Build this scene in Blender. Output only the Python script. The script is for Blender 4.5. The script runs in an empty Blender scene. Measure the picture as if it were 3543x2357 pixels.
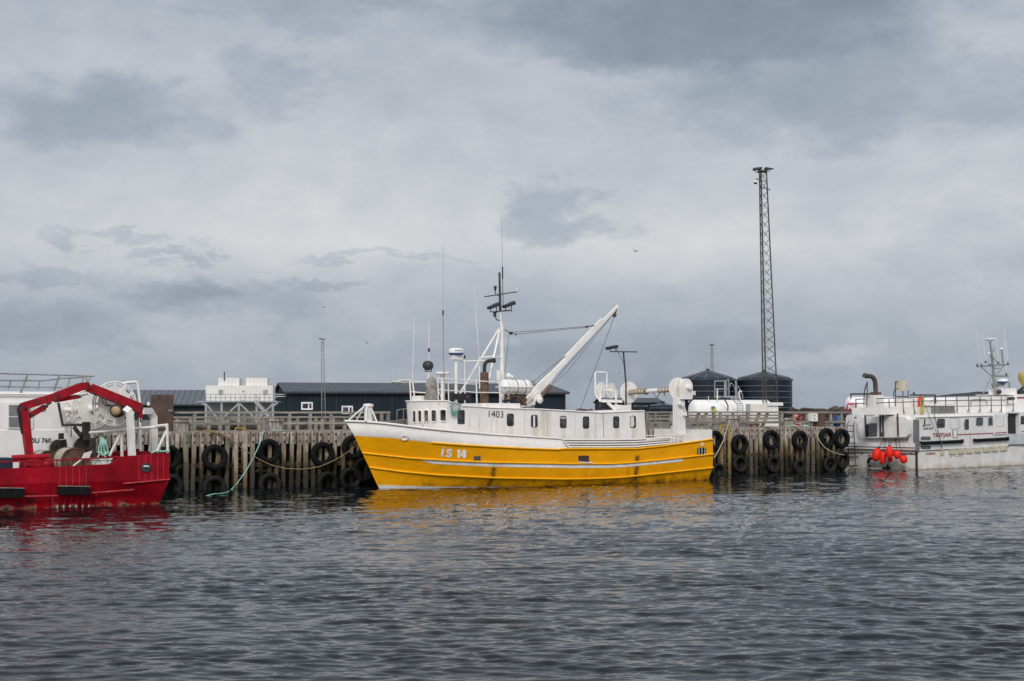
import bpy, math, random
import numpy as np
from mathutils import Vector, Matrix
random.seed(7)
R = math.radians
sc = bpy.context.scene
COL = sc.collection
# ---------------------------------------------------------------- camera model (used to survey the place from the photo)
FL, CX, CY, HC = 4920.0, 1771.5, 1178.5, 3.35
# ---------------------------------------------------------------- tuning
WAVE_SLOPE = .238; WATER_BUMP = .006
SKY_GAIN = 1.08; SKY_ZEN = .06; SUN_GLOW_BOOST = 2.25; SUN_E = 1.5; SKY_N1 = .20; SKY_N2 = .10
SKY_RAMP = ((0, .605), (1.0, .665), (.12, .64), (.28, .675), (.42, .765), (.58, .725), (.8, .69))
SKY_BLOBS = [(1650,50,560,100,-.15),(1950,240,430,110,-.10),(200,285,250,80,-.09),(640,195,150,70,-.075),(1290,495,140,50,-.12),(480,710,230,50,-.065),(40,770,260,60,-.06),(700,20,260,50,-.06),
             (890,592,160,11,-.07),(320,558,110,20,-.085),(430,600,80,13,-.075),(515,578,34,9,-.07),(400,690,170,42,-.06),(120,640,160,26,-.06),(740,668,85,17,-.075),(900,520,560,90,.04),(1000,350,200,90,.03),(1880,835,130,34,.045),(1650,600,330,80,.02),(2240,560,160,90,-.05),(1300,800,500,60,-.04),(1120,770,60,26,.06),(150,120,260,90,.02),(2250,80,180,90,.02)]
PIT = math.atan((1424 - CY) / FL)
def ray(px, py):
    r = (px - CX) / FL; u = (CY - py) / FL
    c, s = math.cos(PIT), math.sin(PIT)
    return Vector((r, c - u * s, s + u * c))
CAMP = Vector((0, 0, HC))
class Frame:
    def __init__(s, ox, oy, deg):
        s.o = Vector((ox, oy, 0)); s.a = R(deg)
        s.U = Vector((math.cos(s.a), math.sin(s.a), 0)); s.N = Vector((-math.sin(s.a), math.cos(s.a), 0))
    def w(s, p): return s.o + s.U * p[0] + s.N * p[1] + Vector((0, 0, p[2]))
    def l(s, q): d = q - s.o; return Vector((d.dot(s.U), d.dot(s.N), q.z))
    def pix(s, px, py, v):
        d = ray(px, py); t = (v - (CAMP - s.o).dot(s.N)) / d.dot(s.N)
        return s.l(CAMP + d * t)
    def pixu(s, px, py, u):
        d = ray(px, py); t = (u - (CAMP - s.o).dot(s.U)) / d.dot(s.U)
        return s.l(CAMP + d * t)
    def g(s, px, py, z=0.0):
        d = ray(px, py); t = (z - HC) / d.z
        return s.l(CAMP + d * t)
W0 = Frame(0, 0, 0)
def lerp(a, b, t): return a + (b - a) * t
def interp(xs, ys, x):
    if x <= xs[0]: return ys[0]
    for i in range(1, len(xs)):
        if x <= xs[i]:
            t = (x - xs[i-1]) / (xs[i] - xs[i-1]); return ys[i-1] + (ys[i] - ys[i-1]) * t
    return ys[-1]
# ---------------------------------------------------------------- mesh builder
class MB:
    def __init__(s): s.v = []; s.f = []; s.sm = []
    def add(s, vs, fs, smooth=False):
        n = len(s.v); s.v += [Vector(p) for p in vs]
        for f in fs: s.f.append([i + n for i in f]); s.sm.append(smooth)
        return s
    def bx(s, x0, x1, y0, y1, z0, z1):
        return s.add([(x0,y0,z0),(x1,y0,z0),(x1,y1,z0),(x0,y1,z0),(x0,y0,z1),(x1,y0,z1),(x1,y1,z1),(x0,y1,z1)],
                     [(0,3,2,1),(4,5,6,7),(0,1,5,4),(1,2,6,5),(2,3,7,6),(3,0,4,7)])
    def beam(s, p0, p1, w, h=None, up=(0,0,1), w1=None, h1=None):
        p0 = Vector(p0); p1 = Vector(p1); h = h or w; w1 = w1 or w; h1 = h1 or h
        d = (p1 - p0).normalized(); up = Vector(up)
        if abs(d.dot(up)) > .99: up = Vector((1,0,0))
        a = d.cross(up).normalized(); b = a.cross(d).normalized()
        vs = []
        for p, ww, hh in ((p0, w, h), (p1, w1, h1)):
            for sx, sy in ((-1,-1),(1,-1),(1,1),(-1,1)): vs.append(p + a*sx*ww/2 + b*sy*hh/2)
        return s.add(vs, [(0,1,2,3),(7,6,5,4),(0,4,5,1),(1,5,6,2),(2,6,7,3),(3,7,4,0)])
    def tube(s, pts, r, n=8, cap=True, closed=False):
        pts = [Vector(p) for p in pts]; m = len(pts)
        rs = r if isinstance(r, (list, tuple)) else [r] * m
        rows = []; ref = None
        for i in range(m):
            if closed: d = pts[(i+1) % m] - pts[i-1]
            else: d = pts[min(i+1, m-1)] - pts[max(i-1, 0)]
            if d.length < 1e-9: d = Vector((0,0,1))
            d.normalize()
            if ref is None: ref = Vector((0,0,1)) if abs(d.z) < .9 else Vector((1,0,0))
            a = d.cross(ref)
            if a.length < 1e-4: a = d.cross(Vector((0,1,0)))
            a.normalize(); b = a.cross(d).normalized(); ref = b
            rows.append([pts[i] + (a*math.cos(t) + b*math.sin(t)) * rs[i] for t in (2*math.pi*k/n for k in range(n))])
        vs = [p for row in rows for p in row]; fs = []
        mm = m if closed else m - 1
        for i in range(mm):
            j = (i+1) % m
            for k in range(n):
                l = (k+1) % n; fs.append((i*n+k, i*n+l, j*n+l, j*n+k))
        s.add(vs, fs, True)
        if cap and not closed:
            s.add(rows[0], [tuple(range(n))[::-1]]); s.add(rows[-1], [tuple(range(n))])
        return s
    def lathe(s, prof, c, axis=(0,0,1), n=20, smooth=True, cap=True):
        c = Vector(c); ax = Vector(axis).normalized()
        ref = Vector((0,0,1)) if abs(ax.z) < .9 else Vector((1,0,0))
        a = ax.cross(ref).normalized(); b = ax.cross(a).normalized()
        vs = []
        for r, h in prof:
            for k in range(n):
                t = 2*math.pi*k/n; vs.append(c + ax*h + (a*math.cos(t) + b*math.sin(t))*max(r, 1e-4))
        fs = []
        for i in range(len(prof)-1):
            for k in range(n):
                l = (k+1) % n; fs.append((i*n+k, i*n+l, (i+1)*n+l, (i+1)*n+k))
        s.add(vs, fs, smooth)
        if cap:
            for i in (0, len(prof)-1):
                if prof[i][0] > 2e-3: s.add(vs[i*n:(i+1)*n], [tuple(range(n))])
        return s
    def cyl(s, p0, p1, r, n=16, r1=None):
        p0 = Vector(p0); p1 = Vector(p1)
        return s.lathe([(r, 0), (r if r1 is None else r1, (p1-p0).length)], p0, p1-p0, n)
    def ring(s, c, R_, r, axis, n=28, m=6, sx=1.0):
        c = Vector(c); ax = Vector(axis).normalized()
        ref = Vector((0,0,1)) if abs(ax.z) < .9 else Vector((1,0,0))
        a = ax.cross(ref).normalized(); b = ax.cross(a).normalized()
        return s.tube([c + (a*math.cos(t)*sx + b*math.sin(t))*R_ for t in (2*math.pi*k/n for k in range(n))], r, m, closed=True)
    def ball(s, c, r, n=14, m=8, sc_=(1,1,1)):
        c = Vector(c); vs = []; fs = []
        for i in range(m+1):
            t = math.pi*i/m
            for k in range(n):
                p = 2*math.pi*k/n
                vs.append(c + Vector((math.sin(t)*math.cos(p)*sc_[0], math.sin(t)*math.sin(p)*sc_[1], math.cos(t)*sc_[2]))*r)
        for i in range(m):
            for k in range(n):
                l = (k+1) % n; fs.append((i*n+k, (i+1)*n+k, (i+1)*n+l, i*n+l))
        return s.add(vs, fs, True)
    def prism(s, poly, off):
        off = Vector(off); n = len(poly); poly = [Vector(p) for p in poly]
        vs = poly + [p + off for p in poly]
        fs = [tuple(range(n))[::-1], tuple(range(n, 2*n))]
        for i in range(n):
            j = (i+1) % n; fs.append((i, j, n+j, n+i))
        return s.add(vs, fs)
    def loft(s, rows, smooth=True):
        m = len(rows[0]); vs = [p for r in rows for p in r]; fs = []
        for i in range(len(rows)-1):
            for k in range(m-1): fs.append((i*m+k, i*m+k+1, (i+1)*m+k+1, (i+1)*m+k))
        return s.add(vs, fs, smooth)
    def poly(s, pts): return s.add(pts, [tuple(range(len(pts)))])
INFO = {}
def link(o, parent, fr, base):
    COL.objects.link(o)
    if parent is not None:
        o.parent = parent
    else:
        o.location = fr.w(base); o.rotation_euler = (0, 0, fr.a)
    INFO[o.name] = (fr, Vector(base))
def part(name, mb, mat, parent=None, fr=None, base=(0,0,0), label=None):
    if parent is not None: fr, base = INFO[parent.name]
    base = Vector(base)
    me = bpy.data.meshes.new(name)
    me.from_pydata([tuple(p - base) for p in mb.v], [], mb.f)
    me.polygons.foreach_set('use_smooth', mb.sm)
    me.materials.append(mat)
    me.update()
    bm = __import__('bmesh').new(); bm.from_mesh(me)
    __import__('bmesh').ops.recalc_face_normals(bm, faces=bm.faces); bm.to_mesh(me); bm.free()
    o = bpy.data.objects.new(name, me)
    link(o, parent, fr, base)
    if label: o['label'] = label
    return o
def thing(name, label, cat, fr, base, group=None):
    o = bpy.data.objects.new(name, None); o.empty_display_size = .3
    link(o, None, fr, base); o['label'] = label; o['category'] = cat
    if group: o['group'] = group
    return o
def solo(name, mb, mat, label, cat, fr, base, group=None):
    o = part(name, mb, mat, None, fr, base); o['label'] = label; o['category'] = cat
    if group: o['group'] = group
    return o
def copy_tree(o, parent=None):
    c = o.copy(); COL.objects.link(c)
    if parent is not None: c.parent = parent
    INFO[c.name] = INFO.get(o.name)
    for ch in list(o.children): copy_tree(ch, c)
    return c
# ---------------------------------------------------------------- text as flat painted letters
_tc = {}
def text2d(body, bold=0.0, shear=0.0):
    k = (body, bold, shear)
    if k in _tc: return _tc[k]
    cu = bpy.data.curves.new('letters', 'FONT'); cu.body = body; cu.offset = bold; cu.shear = shear; cu.resolution_u = 3
    ob = bpy.data.objects.new('letters', cu); COL.objects.link(ob)
    dg = bpy.context.evaluated_depsgraph_get(); dg.update()
    me = bpy.data.meshes.new_from_object(ob.evaluated_get(dg))
    vs = [v.co.copy() for v in me.vertices]; fs = [list(p.vertices) for p in me.polygons]
    bpy.data.objects.remove(ob); bpy.data.meshes.remove(me); bpy.data.curves.remove(cu)
    x0 = min(v.x for v in vs); x1 = max(v.x for v in vs); y0 = min(v.y for v in vs); y1 = max(v.y for v in vs)
    _tc[k] = ([((v.x-x0)/(x1-x0), (v.y-y0)/(y1-y0)) for v in vs], fs)
    return _tc[k]
def text_px(body, quad, hit, bold=0.0, shear=0.0):
    """letters laid on a surface; quad = (left x, right x, y bottom left, y bottom right, y top left, y top right)"""
    vs, fs = text2d(body, bold, shear); xl, xr, bl, br, tl, tr = quad
    mb = MB(); out = []
    for a, b in vs:
        out.append(hit(lerp(xl, xr, a), lerp(lerp(bl, br, a), lerp(tl, tr, a), b)))
    return mb.add(out, fs)
# ---------------------------------------------------------------- materials
def lin(r, g, b):
    f = lambda c: (c/12.92 if c <= .04045 else ((c+.055)/1.055)**2.4)
    return (f(r/255), f(g/255), f(b/255))
MATS = {}
def nodes_of(m):
    m.use_nodes = True; nt = m.node_tree; nt.nodes.clear(); return nt, nt.nodes, nt.links
def mat(name, col, rough=.5, metal=0.0, var=.12, scale=2.5, stain=None, amt=0.0, sscale=(5,5,.45), bump=0.0, bscale=12, spots=0.0, spotcol=None,
        rnd=0.0, grain=None, algae=None, ribs=None, streaks=None, bstretch=(1,1,1), spec=.5):
    if name in MATS: return MATS[name]
    m = bpy.data.materials.new(name); nt, N, L = nodes_of(m)
    out = N.new('ShaderNodeOutputMaterial'); bs = N.new('ShaderNodeBsdfPrincipled'); L.new(bs.outputs[0], out.inputs[0])
    bs.inputs['Roughness'].default_value = rough; bs.inputs['Metallic'].default_value = metal
    bs.inputs['Specular IOR Level'].default_value = spec
    tc = N.new('ShaderNodeTexCoord'); geo = tc.outputs['Object']
    def noise(sc_, stretch=(1,1,1), detail=4, rough_=.6):
        mp = N.new('ShaderNodeMapping'); mp.inputs['Scale'].default_value = stretch; L.new(geo, mp.inputs[0])
        n = N.new('ShaderNodeTexNoise'); n.inputs['Scale'].default_value = sc_; n.inputs['Detail'].default_value = detail
        n.inputs['Roughness'].default_value = rough_; L.new(mp.outputs[0], n.inputs[0]); return n.outputs[0]
    def mr(x, a, b, c=0.0, d=1.0):
        q = N.new('ShaderNodeMapRange'); q.inputs[1].default_value = a; q.inputs[2].default_value = b
        q.inputs[3].default_value = c; q.inputs[4].default_value = d; L.new(x, q.inputs[0]); return q.outputs[0]
    def math_(op, a, b):
        q = N.new('ShaderNodeMath'); q.operation = op
        for i, x in enumerate((a, b)):
            if isinstance(x, (int, float)): q.inputs[i].default_value = x
            else: L.new(x, q.inputs[i])
        return q.outputs[0]
    def mix(f, a, b):
        q = N.new('ShaderNodeMix'); q.data_type = 'RGBA'
        if isinstance(f, (int, float)): q.inputs[0].default_value = f
        else: L.new(f, q.inputs[0])
        for i, x in ((6, a), (7, b)):
            if isinstance(x, tuple): q.inputs[i].default_value = (*x, 1)
            else: L.new(x, q.inputs[i])
        return q.outputs[2]
    dark = tuple(c*(1-2*var) for c in col); lite = tuple(min(1, c*(1+var)) for c in col)
    c = mix(mr(noise(scale), .3, .7), dark, lite)
    if grain:
        c = mix(mr(noise(grain[0], grain[1], 5, .7), .33, .60), grain[2], c)
    if ribs:
        sx = N.new('ShaderNodeSeparateXYZ'); L.new(geo, sx.inputs[0])
        w = math_('SINE', math_('MULTIPLY', sx.outputs[ribs[0]], 2*math.pi/ribs[1]), 0)
        c = mix(mr(w, .3, 1.0, 0, ribs[2]), c, tuple(x*.35 for x in col))
    if spots:
        c = mix(math_('MULTIPLY', mr(noise(9, (1,1,1), 5, .75), .60, .68), spots), c, spotcol)
    if stain:
        f = mr(noise(1.6, sscale, 5, .65), .70-.2*amt, .86-.2*amt)
        f2 = mr(noise(.8), .42, .62)
        c = mix(math_('MULTIPLY', math_('MULTIPLY', f, f2), min(1, .4+amt*.5)), c, stain)
    if streaks:
        sx = N.new('ShaderNodeSeparateXYZ'); L.new(geo, sx.inputs[0])
        wob = math_('MULTIPLY', math_('SUBTRACT', noise(5, (.3,.3,1.2)), .5), .10)
        for u, w_, z0, z1, st in streaks[1]:
            d = math_('ABSOLUTE', math_('ADD', math_('SUBTRACT', sx.outputs[0], u), wob), 0)
            f = mr(d, w_*.2, w_, 1, 0)
            fz = math_('MULTIPLY', mr(sx.outputs[2], z0, z0+.1), mr(sx.outputs[2], z1-.1, z1, 1, 0))
            c = mix(math_('MULTIPLY', math_('MULTIPLY', f, fz), math_('MULTIPLY', mr(noise(14, (2,2,.4)), .3, .6, .3, 1), st)), c, streaks[0])
    if algae:
        sx = N.new('ShaderNodeSeparateXYZ'); L.new(geo, sx.inputs[0])
        for z0, z1, col_, st in algae:
            zz = math_('ADD', sx.outputs[2], math_('MULTIPLY', math_('SUBTRACT', noise(2.2), .5), 1.3))
            c = mix(mr(zz, z0, z1, st, 0), c, col_)
    if rnd:
        oi = N.new('ShaderNodeObjectInfo')
        c = mix(mr(oi.outputs['Random'], 0, 1, 0, rnd), c, tuple(x*.25 for x in col))
    L.new(c, bs.inputs['Base Color'])
    L.new(mr(noise(scale*2.2), .3, .7, max(.02, rough-.1), min(1, rough+.12)), bs.inputs['Roughness'])
    if bump:
        b = N.new('ShaderNodeBump'); b.inputs['Strength'].default_value = 1; b.inputs['Distance'].default_value = bump
        L.new(noise(bscale, bstretch), b.inputs['Height']); L.new(b.outputs[0], bs.inputs['Normal'])
    MATS[name] = m; return m
RUST = (.16, .07, .03)
white = mat('white_paint', (.84,.785,.735), .5, spec=.25, var=.05, stain=(.44,.30,.16), amt=.58, bump=.03, bscale=.9)
whiteclean = mat('white_gelcoat', (.82,.785,.75), .45, spec=.3, var=.04, stain=(.5,.42,.28), amt=.18)
whitedirty = mat('worn_white_paint', (.76,.725,.67), .6, spec=.25, var=.08, stain=(.30,.16,.07), amt=.55, spots=.5, spotcol=(.25,.13,.06))
cream = mat('cream_panel', (.70,.66,.58), .6, var=.05, stain=(.4,.3,.2), amt=.2)
yellow = mat('yellow_rail_paint', (.94,.45,.006), .45, spec=.2, var=.05)
red = mat('red_hull_paint', (.46,.006,.018), .5, spec=.15, var=.16, scale=1.2, stain=(.55,.30,.28), amt=.12, spots=.25, spotcol=(.10,.01,.015), bump=.03, bscale=1.0)
redcrane = mat('red_crane_paint', (.34,.010,.018), .55, spec=.15, var=.2, stain=(.10,.03,.02), amt=.5, spots=.4, spotcol=(.07,.02,.015))
black = mat('black_paint', (.018,.018,.02), .5, var=.2)
rubber = mat('tyre_rubber', (.008,.008,.0085), .8, spec=.22, var=.4, scale=6, rnd=.5, spots=.35, spotcol=(.035,.03,.026), bump=.02, bscale=25)
rubberold = mat('wet_tyre_rubber', (.010,.010,.008), .65, spec=.3, var=.35, scale=5, spots=.7, spotcol=(.06,.06,.016), bump=.03, bscale=14)
rusty = mat('rusty_steel', (.13,.065,.04), .8, var=.3, scale=4, spots=.6, spotcol=(.05,.028,.02), bump=.02)
rustyexh = mat('rusty_exhaust', (.15,.085,.055), .75, var=.22, scale=4, spots=.3, spotcol=(.07,.035,.025))
darkiron = mat('dark_iron', (.045,.032,.027), .8, var=.35, scale=5, spots=.5, spotcol=(.12,.05,.03))
steel = mat('grey_steel', (.34,.35,.36), .45, .4, var=.12)
galv = mat('galvanised_pipe', (.30,.29,.27), .5, .3, var=.2, stain=RUST, amt=.4)
towersteel = mat('mast_steel', (.085,.075,.062), .7, .2, var=.3, stain=RUST, amt=.5)
blueblack = mat('dark_blue_cladding', (.012,.021,.029), .6, spec=.2, var=.12, scale=.6, ribs=(0, .62, .35))
roofgrey = mat('grey_roof_sheet', (.085,.092,.104), .6, spec=.2, var=.08, scale=.5, ribs=(0, .62, .35))
roofgrey2 = mat('pale_roof_sheet', (.125,.135,.155), .6, spec=.2, var=.06, scale=.5, ribs=(0, .62, .6))
tankblue = mat('tank_blue_enamel', (.007,.012,.022), .4, spec=.3, var=.1, scale=1)
tankroof = mat('tank_roof_sheet', (.02,.026,.035), .4, spec=.3, var=.12, scale=1)
tankband = mat('tank_band_steel', (.16,.17,.19), .45, var=.12)
concrete = mat('concrete', (.30,.29,.275), .85, var=.15, scale=1.5, stain=(.15,.12,.09), amt=.5)
greywall = mat('grey_wall', (.46,.45,.44), .8, var=.1, scale=.8)
deckmat = mat('quay_gravel', (.16,.145,.125), .95, var=.25, scale=2, bump=.05, bscale=8)
rock = mat('breakwater_rock', (.12,.092,.072), .9, var=.3, scale=1.3, rnd=.75, spots=.7, spotcol=(.20,.10,.04), bump=.08, bscale=4)
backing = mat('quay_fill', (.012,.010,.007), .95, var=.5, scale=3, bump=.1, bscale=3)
pilem = mat('weathered_pile', (.70,.60,.51), .95, spec=.15, var=.2, scale=2.2, grain=(2.4, (9,9,.45), (.13,.09,.065)), rnd=.5, spots=.75, stain=(.16,.07,.03), amt=.55, sscale=(7,7,.6), spotcol=(.12,.06,.035),
            algae=[(1.05, 2.2, (.26,.18,.06), .85), (.75, 1.75, (.050,.040,.014), .97), (.5, 1.15, (.009,.009,.005), 1.0)], bump=.03, bscale=6, bstretch=(8,8,.5))
boardm = mat('weathered_board', (.56,.49,.43), .95, spec=.15, var=.3, stain=(.13,.06,.03), amt=.6, sscale=(6,6,.6), scale=3, grain=(3.2, (5,5,.5), (.12,.095,.075)), spots=.8, spotcol=(.09,.06,.045), bump=.03, bscale=6, bstretch=(8,8,.5))
railm = mat('grey_timber', (.42,.375,.31), .9, var=.15, scale=3, grain=(2.5, (.5,6,6), (.17,.145,.115)), rnd=.5)
walerm = mat('wet_timber', (.11,.085,.045), .85, var=.3, scale=3, spots=.6, spotcol=(.03,.028,.01))
boltm = mat('rusty_bolt', (.085,.038,.022), .85, var=.3, scale=9)
yellowpaint = mat('yellow_ladder_paint', (.55,.30,.02), .6, var=.2, stain=(.2,.1,.03), amt=.7)
orange = mat('orange_red_buoy', (.84,.028,.014), .45, spec=.25, var=.10, scale=5)
buoycap = mat('buoy_cap', (.02,.02,.025), .5)
ropegreen = mat('green_rope', (.30,.56,.46), .8, var=.2, scale=20)
ropetan = mat('tan_rope', (.30,.20,.10), .9, var=.25, scale=20)
ropepale = mat('pale_rope', (.45,.42,.32), .9, var=.2, scale=20)
greywhip = mat('grey_whip', (.30,.30,.30), .5)
wirem = mat('steel_wire', (.055,.055,.06), .5, .3)
canvas = mat('grey_canvas', (.27,.25,.22), .9, var=.2, scale=5, bump=.05, bscale=5)
bluep = mat('blue_paint', (.012,.07,.22), .45)
blueroyal = mat('blue_plastic', (.01,.05,.20), .5)
navy = mat('navy_paint', (.008,.014,.045), .4)
redlet = mat('red_lettering', (.36,.02,.03), .5)
blacklet = mat('black_lettering', (.012,.012,.014), .5)
whitelet = mat('white_lettering', (.86,.83,.80), .5)
greylet = mat('faded_lettering', (.07,.07,.075), .5)
n1red = mat('faded_red_panel', (.42,.07,.09), .5)
green = mat('green_panel', (.01,.16,.06), .5)
yel2 = mat('yellow_panel', (.60,.46,.03), .5)
brownbox = mat('brown_rusted_sheet', (.105,.062,.045), .85, var=.22, scale=2, stain=(.06,.03,.02), amt=.7, spots=.5, spotcol=(.15,.08,.06))
net = mat('green_netting', (.10,.33,.24), .8)
beige = mat('beige_block', (.58,.52,.38), .7, var=.1, stain=(.3,.2,.08), amt=.5)
wood = mat('pale_wood', (.42,.28,.15), .7)
lampm = mat('dark_lamp_housing', (.03,.03,.033), .5)
def glass_mat(name, col, rough=.08):
    m = bpy.data.materials.new(name); nt, N, L = nodes_of(m)
    out = N.new('ShaderNodeOutputMaterial'); bs = N.new('ShaderNodeBsdfPrincipled'); L.new(bs.outputs[0], out.inputs[0])
    tc = N.new('ShaderNodeTexCoord'); n = N.new('ShaderNodeTexNoise'); n.inputs['Scale'].default_value = 4.5; n.inputs['Detail'].default_value = 3
    L.new(tc.outputs['Object'], n.inputs[0])
    cr = N.new('ShaderNodeValToRGB'); cr.color_ramp.elements[0].position = .42; cr.color_ramp.elements[1].position = .72
    cr.color_ramp.elements[0].color = (*[c*.4 for c in col], 1); cr.color_ramp.elements[1].color = (*[min(1, c*3.0) for c in col], 1)
    L.new(n.outputs[0], cr.inputs[0]); L.new(cr.outputs[0], bs.inputs['Base Color'])
    bs.inputs['Roughness'].default_value = rough; bs.inputs['Specular IOR Level'].default_value = .6
    return m
glass = glass_mat('dark_window_glass', (.035,.035,.036))
glassg = glass_mat('green_window_glass', (.04,.065,.055))
# ================================================================ THE YELLOW FISHING BOAT
p0 = W0.g(1311, 1691, 0)
B = Frame(p0.x, p0.y, 33.0)
def shp(t): return 1.0 if t >= 1 else (0 if t <= 0 else 1 - (1 - t)**2.3)
class Line:
    def __init__(s, pts, B_, L_, taper=.14):
        s.B, s.L, s.tp = B_, L_, taper
        s.u0 = B.pix(pts[0][0], pts[0][1], 0).x
        us = []; zs = []
        for i, (px, py) in enumerate(pts):
            q = B.pix(px, py, 0) if i == 0 else s.hit(px, py)
            us.append(q.x); zs.append(q.z)
        s.us, s.zs = us, zs; s.u1 = us[-1]
    def b(s, u):
        k = s.B * shp((u - s.u0) / s.L)
        if u > 12: k *= 1 - s.tp * ((u - 12) / 6.5)**2
        return k
    def hit(s, px, py):
        pv = None
        n = 260
        for i in range(n + 1):
            v = -s.B - .1 + (s.B + .1) * i / n
            q = B.pix(px, py, v); g = v + s.b(q.x)
            if g >= 0:
                if pv is None: return q
                t = pv[0] / (pv[0] - g); vv = pv[1] + (v - pv[1]) * t
                return B.pix(px, py, vv)
            pv = (g, v)
        return B.pix(px, py, 0)
    def z(s, u): return interp(s.us, s.zs, u)
sheer = Line([(1195,1457),(1262,1459),(1340,1465.6),(1463,1481),(1580,1493),(1699,1503),(1940,1518),(1975,1520)], 2.45, 5.2)
rail1 = Line([(1225,1508),(1345,1515),(1494,1532),(1600,1540),(1699,1546),(1820,1552),(1933,1556),(1945,1553.5),(2200,1553),(2280,1545),(2370,1533),(2466,1520)], 2.42, 5.8)
rail2 = Line([(1253,1567),(1416,1585),(1560,1594),(1699,1600),(1980,1605),(2110,1605),(2172,1602),(2280,1592),(2364,1583),(2467,1571)], 2.36, 6.4)
rail3 = Line([(1277,1617),(1390,1632),(1510,1643),(1699,1653),(1957,1658),(2060,1656),(2148,1652),(2280,1638),(2375,1628),(2466,1618)], 2.26, 7.0)
class Flat:
    def __init__(s, u0, u1, z, B_, L_): s.u0, s.u1, s.zz, s.B, s.L, s.tp = u0, u1, z, B_, L_, .22
    b = Line.b
    def z(s, u): return s.zz
wl = Flat(0.0, B.pix(2448, 1652, -1.7).x, 0.0, 2.05, 8.0)
keel = Flat(.5, wl.u1 - .6, -.9, 1.5, 8.5)
LN = [rail1, rail2, rail3, wl, keel]
def hull_v(u, z):
    for a, c in zip(LN, LN[1:]):
        za, zc = a.z(u), c.z(u)
        if z >= zc:
            t = (z - zc) / (za - zc); return -(c.b(u) + (a.b(u) - c.b(u)) * t)
    return -LN[-1].b(u)
def on_hull(px, py, off=.012):
    pv = None
    for i in range(300):
        v = -2.6 + 2.6 * i / 299
        q = B.pix(px, py, v); g = v - hull_v(q.x, q.z)
        if g >= 0 and pv is not None:
            t = pv[0] / (pv[0] - g); q = B.pix(px, py, pv[1] + (v - pv[1]) * t); break
        pv = (g, v)
    e = .05; du = (hull_v(q.x + e, q.z) - hull_v(q.x - e, q.z)) / (2*e)
    n = Vector((du, -1, 0)).normalized()
    return q + n * off
NS = 64
def par(k): t = k / NS; return t * t * .35 + t * .65
def row(ln, u0=None, u1=None, side=-1, off=0.0, n=NS, zoff=0.0):
    u0 = ln.u0 if u0 is None else u0; u1 = ln.u1 if u1 is None else u1
    out = []
    for k in range(n + 1):
        u = lerp(u0, u1, par(k) if n == NS else k / n)
        out.append(Vector((u, side * (ln.b(u) + off), ln.z(u) + zoff)))
    return out
boat = thing('fishing_boat', 'large yellow and white fishing boat with derrick, numbered 1403, moored along the timber quay', 'fishing boat', B, (0,0,0))
yhull = mat('yellow_hull_paint', (.90,.385,.003), .45, spec=.16, var=.06, scale=.9, stain=(.42,.18,.01), amt=.42, sscale=(2.2,2.2,.35), spots=.12, spotcol=(.30,.11,.01), bump=.09, bscale=.8,
            streaks=((.06,.025,.01), [(B.pix(1712,1640,-2.3).x, .20, -.1, .95, 1.0), (B.pix(2202,1615,-2.3).x, .22, .05, 1.35, 1.0), (B.pix(2172,1625,-2.3).x, .12, .0, .75, .35),
                                     (B.pix(1850,1660,-2.2).x, .06, -.1, .5, .3), (B.pix(2030,1640,-2.3).x, .05, .1, .8, .25), (B.pix(2330,1640,-2.2).x, .2, -.1, .55, .3)]),
            algae=[(-.15, .30, (.30,.12,.008), .85), (-.25, .04, (.08,.04,.012), .9)])
mb = MB()
rows = [row(l) for l in LN]
mb.loft(rows)
rs = [row(l, side=1) for l in LN]; mb.loft(rs)
# transom
tr = [r[-1] for r in rows]; tl = [r[-1] for r in rs]
for i in range(len(tr) - 1): mb.add([tr[i], tl[i], tl[i+1], tr[i+1]], [(0,1,2,3)])
hull = part('hull', mb, yhull, boat)
hull['label'] = 'yellow steel hull with rust streaks'
for ln, u0 in ((rail1, rail1.hit(1494, 1532).x), (rail2, rail2.u0 + .01), (rail3, rail3.u0 + .01)):
    path = row(ln, u0, ln.u1, off=.03)
    part('rub_rail', MB().tube(path, .045, 6), yellow, boat)
# white stripe between the second and third rail
ua, ub, uc = rail2.hit(1456, 1591).x, rail2.hit(1492, 1597).x, rail2.hit(2362, 1583).x
top = []; bot = []
for k in range(71):
    u = lerp(ua, uc, k / 70); f0, f1 = .07, .07 + .21 * min(1, (u - ua) / (ub - ua))
    for f, dst in ((f0, top), (f1, bot)):
        z = lerp(rail2.z(u), rail3.z(u), f); dst.append(Vector((u, -lerp(rail2.b(u), rail3.b(u), f) - .014, z)))
part('stripe', MB().loft([top, bot]), whitelet, boat)
top = []; bot = []
for k in range(41):
    t = k / 40
    for ln_t, dst in ((.80, top), (1.0, bot)):
        ua = lerp(rail3.u0, wl.u0, ln_t); u = ua + .01 + 6.5 * t
        f = ln_t if ln_t == 1 else lerp(.80, .985, t)
        z = lerp(rail3.z(u), 0, f); dst.append(Vector((u, -lerp(rail3.b(u), wl.b(u), f) - .014, z)))
part('boot_stripe', MB().loft([top, bot]), whitedirty, boat)
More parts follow.
